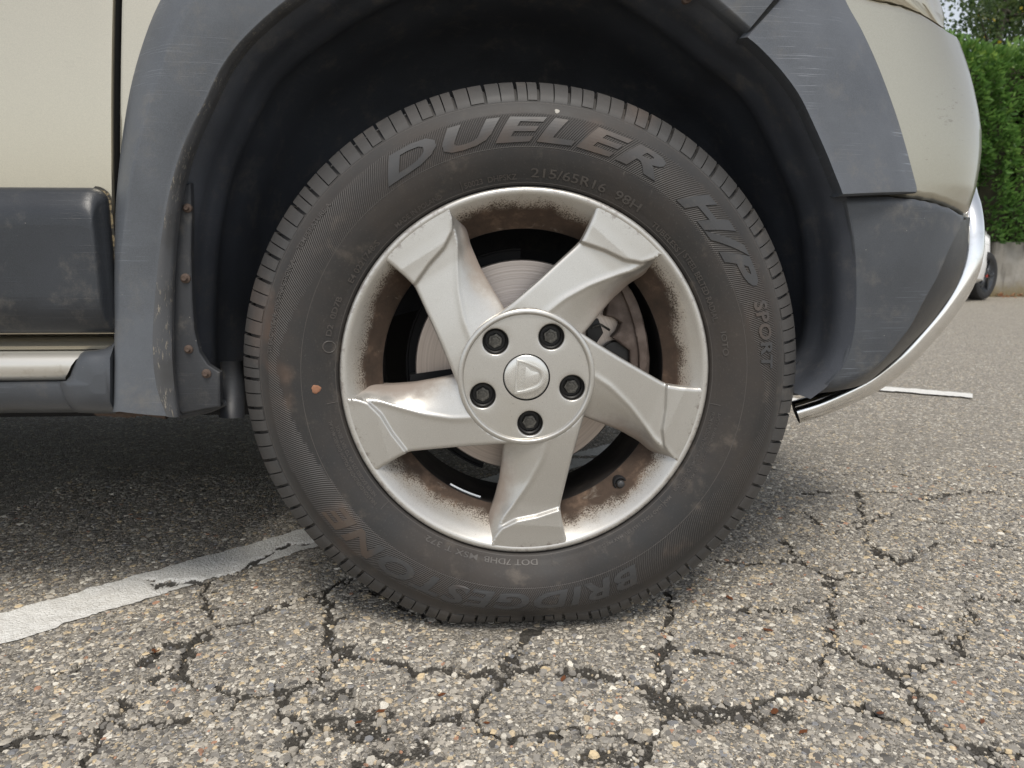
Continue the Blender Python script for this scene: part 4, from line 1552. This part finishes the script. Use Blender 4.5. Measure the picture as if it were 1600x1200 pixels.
def corner(name, rows, top, bot, left, mat, parent, nv=46, depth=0.0, full=True, roll=.004, extra=None, **props):
    """panel of the rear corner between two photo curves; left = photo x of its left edge by photo y"""
    fn = shift_fn(rows)
    tz = np.linspace(.18, 1.35, 600)
    tcv, bcv = np.array(top, float), np.array(bot, float)
    lx = np.array(left, float)
    U = np.r_[np.linspace(0, .62, 90), np.linspace(.63, 1, 30)]
    idx = U * (len(PLAN) - 1)
    PX, PYy = np.interp(idx, range(len(PLAN)), PLAN[:, 0]), np.interp(idx, range(len(PLAN)), PLAN[:, 1])
    k = np.clip((PX - .36) / .20, 0, 1)
    G = np.zeros((nv, len(U), 3))
    jm = None
    zt_prev = zb_prev = None
    for j in range(len(U)):
        x = PX[j] + fn(tz) * k[j]
        qx, qy = proj(np.stack([x, np.full(len(tz), PYy[j] + depth), tz], 1))
        hid = U[j] > .56
        dt = qy - np.interp(qx, tcv[:, 0], tcv[:, 1])
        db = qy - np.interp(qx, bcv[:, 0], bcv[:, 1])
        zt = tz[np.argmin(np.abs(dt))]
        zb = tz[np.argmin(np.abs(db))]
        if hid and zt_prev is not None:
            zt, zb = zt_prev, zb_prev
        zb = min(zb, zt - .0005)
        zt_prev, zb_prev = zt, zb
        for i, t in enumerate(np.linspace(0, 1, nv)):
            z = zb * (1 - t) + zt * t
            e = min(t, 1 - t) * abs(zt - zb)
            rr = max(0, 1 - e / .005)
            G[i, j] = (PX[j] + fn(z) * k[j] - rr * rr * roll * .3 * k[j], PYy[j] + depth + roll * rr * rr + (extra(PX[j], z) if extra else 0), z)
    # trim the left side
    keep = np.ones(G.shape[:2], bool)
    V = []
    rowsG = []
    for i in range(nv):
        qx, qy = proj(G[i])
        want = np.interp(qy, lx[:, 1], lx[:, 0])
        m = np.where(qx >= want)[0]
        s = m[0] if len(m) else 0
        p0 = G[i, s]
        if s > 0:
            a, b = qx[s - 1] - want[s - 1], qx[s] - want[s]
            f = -a / (b - a)
            p0 = G[i, s - 1] * (1 - f) + G[i, s] * f
        seg = np.vstack([p0[None], G[i, s:]])
        d = np.r_[0, np.cumsum(np.linalg.norm(np.diff(seg, axis=0), axis=1))]
        tt = np.r_[np.linspace(0, .35, 60), np.linspace(.36, 1, 40)] * d[-1]
        rowsG.append(np.stack([np.interp(tt, d, seg[:, q]) for q in range(3)], 1))
    R = np.array(rowsG)
    if full:      # mirror to the far side of the car
        Mr = R[:, ::-1][:, 1:].copy()
        Mr[..., 1] = 2 * YC - Mr[..., 1]
        R = np.concatenate([R, Mr], 1)
    # turned-in edges top and bottom
    t_in, b_in = R[-1:].copy(), R[:1].copy()
    for q in (t_in, b_in):
        q[..., 1] += np.where(q[..., 1] < YC, .012, -.012)
        q[..., 0] -= .010
    R = np.concatenate([b_in, R, t_in], 0)
    return grid(name, R, mat, parent, 45, flip=True, **props), R


def build_rear():
    sil_up = [(-420, 1395), (-250, 1420), (-100, 1448), (0, 1467), (17, 1473), (47, 1481)]
    sil_b = [(0, 1470), (40, 1478), (47, 1482), (57, 1491), (70, 1500), (95, 1510), (118, 1517), (142, 1523), (175, 1530), (205, 1534), (235, 1534), (262, 1531), (295, 1525), (325, 1515), (345, 1506), (400, 1490)]
    sil_l = [(300, 1514), (340, 1511), (420, 1500), (520, 1474), (620, 1440)]
    seam = [(1150, -70), (1250, -40), (1330, -12), (1370, 0), (1410, 8), (1440, 20), (1460, 32), (1482, 47), (1600, 110)]
    seam_hi = [(x, y - 3.5) for x, y in seam]
    mid = [(1200, 304), (1322, 304), (1400, 305.5), (1432, 309), (1462, 314), (1485, 322), (1503, 331), (1512, 337), (1600, 385)]
    mid_lo = [(x, y + 2.5) for x, y in mid]
    leftO = [(1290, -420), (1290, -10), (1315, 45), (1337, 90), (1355, 135), (1372, 185), (1385, 230), (1395, 270), (1340, 296), (1322, 310)]
    B, R = corner('bumper_cover', sil_b, seam, mid, leftO, MT['bumper_paint'], CAR, label='scratched champagne rear bumper corner')
    corner('tail_panel', sil_up, [(1000, -400), (1700, -400)], seam_hi, [(1150, -420), (1200, -70), (1290, -20), (1300, 60)], MT['paint'], CAR, 30)
    leftI = [(1320, 300), (1326, 330), (1333, 370), (1338, 420), (1338, 480), (1332, 530), (1316, 575), (1298, 597), (1280, 612)]
    low = [(1200, 606), (1282, 606), (1310, 606), (1335, 598), (1356, 588), (1380, 568), (1400, 543), (1422, 516), (1437, 486), (1451, 461), (1467, 433), (1483, 394), (1497, 367), (1506, 346), (1512, 336), (1600, 200)]
    L, RL = corner('lower_bumper', sil_l, mid_lo, low, leftI, MT['bumper_plastic'], CAR, 40, -.006, label='dark grey lower bumper with fine scratches', full=False)
    # its rolled lip at the wheel opening
    e = RL[1:-1, 0]
    cols = [e, e + [-.0015, .0015, 0], e + [-.003, .006, 0], e + [-.003, .016, 0], e + [.004, .05, 0]]
    grid('arch_lip', np.stack(cols, 1), MT['bumper_plastic'], L, 50)
    # recessed dark face of the rear valance behind the bar
    plan2 = np.array([(.44, .075), (.54, .105), (.625, .16), (.675, .24), (.69, .50), (.69, .91)])
    c2 = catmull(plan2, 30)
    Gv = []
    for z, s in ((.29, -.13), (.33, -.085), (.38, -.04), (.43, -.008), (.47, .002), (.53, .002)):
        Gv.append([(x + s, y, z) for x, y in c2] + [(x + s, 2 * YC - y, z) for x, y in c2[::-1][1:]])
    grid('rear_valance', np.array(Gv), MT['black_plastic'], CAR, 40, flip=True)

    # bumper part of the arch cladding
    n = 60
    O = [(1209, -12), (1290, -45), (1322, 0), (1346, 45), (1367, 90), (1385, 135), (1402, 185), (1415, 230), (1425, 268), (1431, 294), (1426, 302)]
    O = [(1291, -84), (1320, -4), (1346, 45), (1367, 90), (1385, 135), (1402, 185), (1415, 230), (1425, 268), (1431, 292), (1431, 300)]
    I = [(1168, 58), (1184, 71), (1205, 92), (1226, 116), (1250, 150), (1272, 195), (1292, 240), (1304, 270), (1313, 292), (1317, 303)]
    yO = [.012, .012, .013, .014, .015, .017, .019, .021, .023, .024]
    cO, cI = pxcurve(O, yO, n), pxcurve(I, -.016, n)
    fnb = shift_fn(sil_b)
    for p in cO:      # sit 4 mm proud of the bumper skin
        k = np.clip((PLAN[:, 0] - .36) / .20, 0, 1)
        p[1] = np.interp(p[0], PLAN[:, 0] + fnb(p[2]) * k, PLAN[:, 1]) - .0045
    yv = np.array([0, 1.0, 0])
    cols = [cO + yv * .014, cO + yv * .0025 + [.0006, 0, 0], cO]
    for t in (.02, .06, .14, .24, .34, .46, .58, .7, .82, .90, .95, .985):
        bul = .0075 * math.sin(math.pi * min(1, t * 1.08)) ** .8 + (.002 if .2 < t < .3 else 0)
        cols.append(cO * (1 - t) + cI * t - yv * bul)
    cols += [cI, cI + yv * .006, cI + yv * .02 + [.004, 0, .002], cI + yv * .05 + [.010, 0, .004]]
    G = np.stack(cols, 1)
    def inset(r, dz, dy):
        q = r.copy()
        q[:, 2] += dz
        q[:, 1] += dy
        return q
    G = np.concatenate([inset(G[:1], 0, .0) + [[[-.004, .014, .003]]], inset(G[:1][0], 0, 0)[None] + [[[-.0008, .003, .0006]]], G, inset(G[-1:][0], -.0012, .0022)[None], inset(G[-1:][0], -.002, .014)[None]], 0)
    grid('bumper_flare', G, MT['scratched_cladding'], CAR, 50, label='grey arch cladding on the bumper, scored with scratches')

    # polished tube under the bumper, end open
    path = [(1243, 644, .37), (1284, 631, .36), (1326, 613, .345), (1366, 592, .33), (1404, 562, .315), (1440, 524, .305), (1472, 486, .297), (1497, 447, .292), (1511, 411, .292), (1515, 378, .297), (1514, 345, .31), (1508, 315, .34), (1495, 290, .40)]
    P = [at(*p) for p in path]
    P += [P[-1] + np.array([.012, .12, .01]), np.array([P[-1][0] + .02, YC, P[-1][2] + .015])]
    C = catmull(P, 90)
    C2 = np.vstack([C, (C[::-1][1:] * [1, -1, 1]) + [0, 2 * YC, 0]])
    V, F = tube(C2, .0205, 28, cap=False)
    bar = mk('chrome_bar', V, F, MT['chrome'], CAR, label='polished steel tube bar under the bumper')
    c0, d0 = C[0], (C[1] - C[0]) / np.linalg.norm(C[1] - C[0])
    V, F = tube([c0 - d0 * .0004, c0 + d0 * .05], .0178, 24, cap=True)
    mk('bore_shade_plug', V, F, MT['black'], bar)  # solid black plug stands in for the shade inside the open tube end
    return R


build_rear()


def build_shell():
    # the rest of the car, out of the photograph's frame: body, glass, roof, underside, other wheels
    def sec(X, zb, zs, zr, yin, half):
        """half section, near side to centre line: sill, waist, roof edge, roof centre"""
        y0 = YC - half
        pts = [(YC, zb), (y0 + .16, zb), (y0 + .04, zb + .02), (y0 + .012, zb + .10), (y0, (zb + zs) / 2 + .05), (y0 + .012, zs - .06), (y0 + .035, zs)]
        pts += [(y0 + .035 + (yin - .035) * t, zs + (zr - zs) * t) for t in (.04, .5, .93)]
        pts += [(y0 + yin + .05, zr - .005), (y0 + yin + .25, zr + .02), (YC, zr + .03)]
        near = [(X, y, z) for y, z in pts]
        return near + [(X, 2 * YC - y, z) for y, z in pts[::-1][1:-1]]
    H = .872
    S = [(-3.42, .32, .70, .74, .30, .60), (-3.36, .30, .76, .84, .26, .74), (-3.20, .26, .84, .93, .22, .83), (-3.04, .26, .90, .97, .20, .85), (-3.03, .76, .90, .97, .20, H - .02), (-2.31, .76, .96, 1.02, .18, H - .02), (-2.30, .33, .96, 1.02, .18, H - .02), (-2.10, .33, .97, 1.06, .18, H - .01), (-1.55, .33, .98, 1.50, .20, H - .01), (-1.10, .33, .99, 1.60, .22, H - .01), (-.60, .33, 1.00, 1.62, .22, H - .02), (-.425, .33, 1.01, 1.62, .22, H - .03), (-.424, .84, 1.01, 1.62, .22, H - .03), (.30, .84, 1.02, 1.58, .23, H - .04), (.42, .84, 1.02, 1.54, .24, H - .06), (.52, .70, 1.02, 1.40, .26, H - .10), (.57, .60, 1.00, 1.08, .26, H - .16)]
    R = np.array([sec(*s) for s in S])
    n = R.shape[1]
    F = grid_faces(len(S), n, 0, False, True) + [tuple(range(n)), tuple(range((len(S) - 1) * n, len(S) * n))[::-1]]
    b = mk('body_shell', R.reshape(-1, 3), F, MT['paint'], CAR, True, 35)
    bm = bmesh.new()
    box(bm, (-3.0, .50, .24), (.42, 1.32, .83))
    from_bm(bm, 'underbody', MT['black'], CAR, False, None)
    bm = bmesh.new()
    box(bm, (-2.25, .36, .215), (-.44, 1.76, .38))
    from_bm(bm, 'floor_light_block', MT['black'], CAR, False, None)  # unseen box added to block light and darken the ground under the car
    for side in (-1, 1):
        for x0, x1 in ((-1.62, -1.02), (-.98, -.42), (-.36, .18)):
            q = []
            for x, t in ((x0, .12), (x1, .12), (x1 - .02, .88), (x0 + (.22 if x0 < -1.5 else .02), .88)):
                k = [np.interp(x, [s[0] for s in S], [s[m] for s in S]) for m in (2, 3, 4, 5)]
                y = YC - k[3] + .035 + (k[2] - .035) * t - .004
                q.append(((x, y if side < 0 else 2 * YC - y, k[0] + (k[1] - k[0]) * t)))
            mk('side_window', q, [(0, 1, 2, 3)], MT['glass'], b, False)
    mk('windscreen', [(-2.04, .30, 1.10), (-2.04, 1.52, 1.10), (-1.54, 1.44, 1.535), (-1.54, .38, 1.535)], [(0, 1, 2, 3)], MT['glass'], b, False)
    mk('rear_window', [(.585, .32, 1.12), (.585, 1.50, 1.12), (.53, 1.42, 1.44), (.53, .40, 1.44)], [(0, 1, 2, 3)], MT['glass'], b, False)
    for y in (.20, 1.62):
        plate('tail_lamp', [(.56, y - .06, 1.02), (.58, y + .06, 1.02), (.56, y + .06, 1.3), (.55, y - .05, 1.3)], .06, MT['red'], CAR, .004)
    # other three wheels, simple turned ones
    prof = [(.18, .05), (.20, .02), (.222, .008), (.24, .0), (.285, -.004), (.315, .012), (.338, .035), (.3435, .06), (.3435, .15), (.335, .19), (.28, .21), (.20, .20)]
    for x, flip in ((-2.67, False), (-2.67, True), (0.0, True)):
        pr = prof if not flip else [(r, 2 * YC - y) for r, y in prof]
        w = lathe('far_wheel', [(r, y) for r, y in pr], 64, MT['far_tyre'], CAR, 0, 40, mw=Matrix.Translation((x, 0, .343)))
        face = [(.002, .03), (.06, .028), (.17, .05), (.19, .03)]
        lathe('wheel_cover', face if not flip else [(r, 2 * YC - y) for r, y in face], 48, MT['alloy'], w, 0, 40, mw=Matrix.Translation((x, 0, .343)))


build_shell()


# ------------------------------------------------------------------ behind: wall, hedge, tree, another car
WY = 9.52            # face of the retaining wall
WX = 7.62            # its corner; from here a bay runs back, where the white car stands
BD = np.array([.588, .809])      # direction of that bay


def build_wall():
    def slab(name, a, b, thick, h, label):
        """wall of poured panels from a to b (plan), kept left of its face"""
        a, b = np.array(a, float), np.array(b, float)
        L = np.linalg.norm(b - a)
        d = (b - a) / L
        n = np.array([-d[1], d[0]])
        e = empty(name, (a[0], a[1], 0), label=label, category='wall')
        k = max(1, round(L / 2.4))
        for i in range(k):
            bm = bmesh.new()
            s0, s1 = L * i / k + .006, L * (i + 1) / k - .006
            v = []
            for s in (s0, s1):
                for t in (0, thick):
                    for z in (-.05, h):
                        p = a + d * s + n * t
                        v.append(bm.verts.new((p[0], p[1], z)))
            for q in ((0, 1, 3, 2), (4, 6, 7, 5), (0, 4, 5, 1), (2, 3, 7, 6), (0, 2, 6, 4), (1, 5, 7, 3)):
                bm.faces.new([v[j] for j in q])
            bmesh.ops.bevel(bm, geom=bm.edges[:], offset=.012, segments=2, affect='EDGES')
            from_bm(bm, 'wall_panel', MT['concrete'], e)
    slab('retaining_wall', (WX, WY), (WX + 9.6, WY - .3), .25, .80, 'stained concrete retaining wall below the clipped hedge')
    c = np.array([WX, WY]) + np.array([.02, .26])
    slab('retaining_wall', c + BD * 4.8, c, .25, .80, 'low concrete side wall of the bay where the white car stands')
    back = c + BD * 4.85
    slab('retaining_wall', (-6.0, back[1] + .3), (back[0] + .2, back[1] + .3), .25, .80, 'long low concrete wall behind the white car')
    # soil behind the walls
    mk('earth_bank', [(WX + .2, WY + .2, .74), (WX + 10, WY, .74), (WX + 14, WY + 12, .9), (back[0] - 14, back[1] + 12, .9), (back[0] - 14, back[1] + .5, .74), (back[0] + .2, back[1] + .5, .74)], [(0, 1, 2, 5), (5, 2, 3, 4)], MT['earth'], None, False, kind='structure')
    return back


def leaves(name, P, N, size, mat, parent, tones, aspect=.36, droop=.3, **props):
    """P (n,3) leaf bases, N (n,3) outward lean; each leaf a folded six point blade"""
    n = len(P)
    L = size * (.65 + .7 * rng.random(n))
    d = N + (rng.random((n, 3)) - .5) * 1.5
    d[:, 2] -= droop * (rng.random(n) - .35)
    d /= np.linalg.norm(d, axis=1)[:, None]
    r = rng.random((n, 3)) - .5
    w = np.cross(d, r)
    w /= np.linalg.norm(w, axis=1)[:, None]
    up = np.cross(w, d)
    L1 = L[:, None]
    W = L1 * aspect * .5
    c = up * L1 * .10
    pts = [P, P + d * L1 * .35 + w * W + c, P + d * L1 * .72 + w * W * .75 + c * .8, P + d * L1, P + d * L1 * .72 - w * W * .75 + c * .8, P + d * L1 * .35 - w * W + c]
    V = np.stack(pts, 1).reshape(-1, 3)
    b = np.arange(n)[:, None] * 6
    F = np.concatenate([b + np.array([[0, 1, 2, 3]]), b + np.array([[0, 3, 4, 5]])], 0)
    me = fast_mesh(name, V, F)
    add_attr(me, 'tone', np.repeat(np.clip(tones, 0, 1), 6))
    return link(me, name, mat, parent, **props)


def hedge(a, b, z0, z1, depth, label, n, size=.115):
    a, b = np.array(a, float), np.array(b, float)
    L = np.linalg.norm(b - a)
    d = (b - a) / L
    nrm = np.array([d[1], -d[0]])           # towards the parking place
    e = empty('laurel_hedge', (*((a + b) / 2 - nrm * depth / 2), z0), label=label, category='hedge', group='laurel hedges on the wall')
    s, t, q = rng.random(n) * L, rng.random(n), rng.random(n) ** 3.4
    bumpy = .12 * np.sin(s * 3.1 + t * 5) + .10 * np.sin(s * 7.3 - t * 9) + .07 * np.sin(s * 15 + t * 23)
    z = z0 + (z1 - z0) * t + .12 * np.sin(s * 2.3) * t
    dep = q * .35 - bumpy
    P = np.stack([a[0] + d[0] * s - nrm[0] * dep, a[1] + d[1] * s - nrm[1] * dep, z], 1)
    N = np.repeat(np.array([[nrm[0], nrm[1], .25]]), n, 0)
    N[:, 2] += np.where(t > .93, .9, 0)
    leaves('foliage', P, N, size, MT['laurel'], e, .18 + .62 * rng.random(n) + .22 * t + .18 * vnoise(s, z, 1.7, 31) - .15)
    m = n // 6           # top face and shoots
    s, t = rng.random(m) * L, rng.random(m)
    P = np.stack([a[0] + d[0] * s - nrm[0] * t * depth, a[1] + d[1] * s - nrm[1] * t * depth, z1 + .12 * np.sin(s * 2.3) + .16 * rng.random(m) ** 2], 1)
    leaves('top_foliage', P, np.repeat(np.array([[nrm[0] * .3, nrm[1] * .3, 1.0]]), m, 0), size * 1.05, MT['laurel'], e, .5 + .5 * rng.random(m))
    # twiggy dark core
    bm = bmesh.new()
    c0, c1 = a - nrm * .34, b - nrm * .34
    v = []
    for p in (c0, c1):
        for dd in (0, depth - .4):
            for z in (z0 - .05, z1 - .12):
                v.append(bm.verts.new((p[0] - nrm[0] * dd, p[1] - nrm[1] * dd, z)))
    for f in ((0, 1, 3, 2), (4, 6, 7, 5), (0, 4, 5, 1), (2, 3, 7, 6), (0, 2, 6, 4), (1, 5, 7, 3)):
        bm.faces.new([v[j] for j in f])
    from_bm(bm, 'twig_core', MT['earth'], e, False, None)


def tree(base, h, spread, label, n, seed, lo=.30):
    r = random.Random(seed)
    e = empty('broadleaf_tree', base, label=label, category='tree', group='trees behind the hedge')
    b = np.array(base, float)
    V, F = tube([b, b + [.05, .02, h * .25], b + [-.06, .05, h * .5], b + [.05, 0, h * .8]], [.11, .09, .065, .03], 10)
    mk('trunk', V, F, MT['bark'], e)
    tips = []
    for k in range(16):
        z = h * (lo + .5 * r.random())
        a = r.random() * 6.283
        L = spread * (.55 + .5 * r.random())
        p0 = b + [0, 0, z]
        p2 = p0 + [L * math.cos(a), L * math.sin(a), L * (.1 + .7 * r.random())]
        p1 = (p0 + p2) / 2 + [0, 0, -.12]
        V, F = tube(catmull([p0, p1, p2], 7), np.linspace(.035, .008, 7), 6)
        mk('limb', V, F, MT['bark'], e)
        for t in (.35, .55, .7, .85, 1):
            tips.append(p0 * (1 - t) + p2 * t + [r.uniform(-.25, .25), r.uniform(-.25, .25), r.uniform(-.25, .3)])
    tips = np.array(tips)
    i = rng.integers(0, len(tips), n)
    P = tips[i] + rng.normal(0, .24, (n, 3))
    N = P - (b + [0, 0, h * .6])
    N /= np.linalg.norm(N, axis=1)[:, None]
    tone = .15 + .6 * rng.random(n)
    tone[rng.random(n) < .012] = 1.0
    leaves('crown', P, N, .085, MT['tree_leaf'], e, tone, .55, .8)


def far_car():
    # white car nosed out of the bay; front wheels turned
    fwd = np.array([-BD[0], -BD[1]])         # towards the camera
    left = np.array([-fwd[1], fwd[0]])       # image-left -> other side
    wheel = onground(1526, 468)
    side = np.array([-BD[1], BD[0]])         # across the car, away from the seen wheel
    o = np.array([wheel[0], wheel[1]]) + side * .78          # mid front axle
    ang = math.atan2(fwd[1], fwd[0])
    mw = Matrix.Translation((o[0], o[1], 0)) @ Matrix.Rotation(ang, 4, 'Z')     # x forward, y to its left
    e = bpy.data.objects.new('white_car', None)
    COL.objects.link(e)
    e.matrix_basis = mw
    WM[e.name] = mw.copy()
    e['label'], e['category'] = 'white car with dark wheels standing in front of the hedge wall', 'car'
    def sec(X, zb, zs, zr, yin, half):
        pts = [(0, zb), (half - .12, zb), (half - .02, zb + .06), (half, (zb + zs) / 2), (half - .03, zs - .04), (half - .07, zs), (half - yin, zr - .03), (half - yin - .08, zr), (0, zr + .03)]
        a = [(X, y, z) for y, z in pts]
        return a + [(X, -y, z) for y, z in pts[::-1][1:-1]]
    S = [(.86, .30, .58, .62, .22, .62), (.80, .24, .64, .70, .18, .76), (.62, .22, .72, .78, .18, .85), (.37, .22, .76, .84, .2, .84), (.36, .68, .76, .84, .2, .84), (-.36, .68, .84, .95, .2, .85), (-.37, .22, .86, .95, .2, .885), (-.55, .2, .88, 1.00, .2, .885), (-1.25, .2, .92, 1.40, .27, .89), (-2.2, .2, .94, 1.46, .28, .89), (-2.29, .2, .95, 1.45, .28, .89), (-2.3, .66, .95, 1.45, .28, .89), (-3.0, .66, .96, 1.3, .28, .88), (-3.01, .24, .96, 1.3, .28, .88), (-3.3, .28, .96, 1.1, .25, .82), (-3.42, .34, .9, .95, .2, .74)]
    R = np.array([sec(*s) for s in S])
    n = R.shape[1]
    mk('body', R.reshape(-1, 3), grid_faces(len(S), n, 0, True, True) + [tuple(range(n))[::-1], tuple(range((len(S) - 1) * n, len(S) * n))], MT['white'], e, True, 35, mw)
    mk('windscreen', [(-.60, .66, 1.0), (-.60, -.66, 1.0), (-1.20, -.58, 1.41), (-1.20, .58, 1.41)], [(0, 1, 2, 3)], MT['glass'], e, False, None, mw)
    for s in (1, -1):
        mk('side_window', [(-.85, s * .80, .97), (-2.6, s * .80, 1.0), (-2.4, s * .63, 1.38), (-1.3, s * .65, 1.36)], [(0, 1, 2, 3)], MT['glass'], e, False, None, mw)
        bm = bmesh.new()
        bmesh.ops.create_icosphere(bm, subdivisions=2, radius=1, matrix=Matrix.Translation((.70, s * .62, .66)) @ Matrix.Diagonal((.14, .16, .07, 1)))
        from_bm(bm, 'headlamp', MT['lamp'], e, True, None, mw)
    bm = bmesh.new()
    box(bm, (.83, -.5, .36), (.875, .5, .5))
    bmesh.ops.bevel(bm, geom=bm.edges[:], offset=.015, segments=2, affect='EDGES')
    from_bm(bm, 'grille', MT['black'], e, True, 35, mw)
    pr = [(.20, -.02), (.215, -.095), (.235, -.105), (.285, -.108), (.312, -.09), (.320, -.06), (.320, .06), (.312, .09), (.28, .10), (.2, .09)]
    for x, y, turn in ((0, -.78, rad(-22)), (0, .78, rad(-22)), (-2.65, -.78, 0), (-2.65, .78, 0)):
        flip = math.pi if y > 0 else 0
        m2 = mw @ Matrix.Translation((x, y, .320)) @ Matrix.Rotation(turn + flip, 4, 'Z')
        w = lathe('wheel', pr, 56, MT['far_tyre'], e, 0, 40, mw=m2)
        lathe('rim', [(.03, -.085), (.05, -.09), (.16, -.07), (.2, -.085), (.214, -.097)], 40, MT['black_plastic'], w, 0, 30, mw=m2)
        for k in range(5):
            a = 2 * math.pi * k / 5
            V, F = tube([np.array([.04 * math.cos(a), -.088, .04 * math.sin(a)]), np.array([.205 * math.cos(a + .1), -.088, .205 * math.sin(a + .1)])], [.022, .016], 8)
            mk('spoke', V, F, MT['black_plastic'], w, True, None, m2)
        lathe('hub_cap', [(.001, -.098), (.026, -.097), (.032, -.088)], 20, MT['red'], w, 0, 40, mw=m2)


def build_back():
    back = build_wall()
    hedge((WX - .05, WY + .05), (WX + 7.5, WY - .15), .78, 3.45, 1.3, 'clipped green laurel hedge rising above the stained concrete wall', 24000, .10)
    hedge((WX - 1.7, WY + .06), (WX - .06, WY + .05), 1.62, 3.45, 1.3, 'clipped end of laurel hedge hanging over the bay above the white car', 6500, .10)
    c = np.array([WX, WY]) + np.array([-.05, .2])
    hedge((-6, back[1] + .35), (back[0], back[1] + .35), .78, 3.3, 1.2, 'clipped green laurel hedge along the wall behind the white car', 15000, .13)
    hedge(c + BD * 5.0, c + BD * .3, .78, 3.4, 1.2, 'clipped green laurel hedge along the side of the bay', 7000, .13)
    for k, (x, y, h, sp, lb) in enumerate(((9.6, 12.6, 6.2, 1.7, 'loose broadleaf tree with a few yellow leaves standing behind the clipped hedge'), (11.0, 14.7, 6.8, 2.2, 'dense broadleaf tree close behind the tree with yellow leaves'), (12.6, 13.0, 6.6, 1.9, 'taller broadleaf tree next to the one with yellow leaves'), (6.2, 16.4, 6.5, 1.9, 'broadleaf tree behind the wall the white car faces away from'), (1.5, 16.8, 6.0, 1.8, 'broadleaf tree at the end of the row behind the long wall'))):
        tree((x, y, .74), h, sp, lb, 13000, 40 + k)
    far_car()
    # dry leaves swept against the foot of the wall
    n = 700
    s = rng.random(n) * 8
    P = np.stack([WX + s, WY - .04 * s - .02 - .32 * rng.random(n) ** 2, -.004 + .02 * rng.random(n)], 1)
    leaves('dry_leaves', P, np.repeat(np.array([[0, 0, .25]]), n, 0), .06, MT['dead_leaf'], None, rng.random(n), .5, 0, kind='stuff', label='dry brown leaves swept against the foot of the wall', category='leaf litter')


build_back()
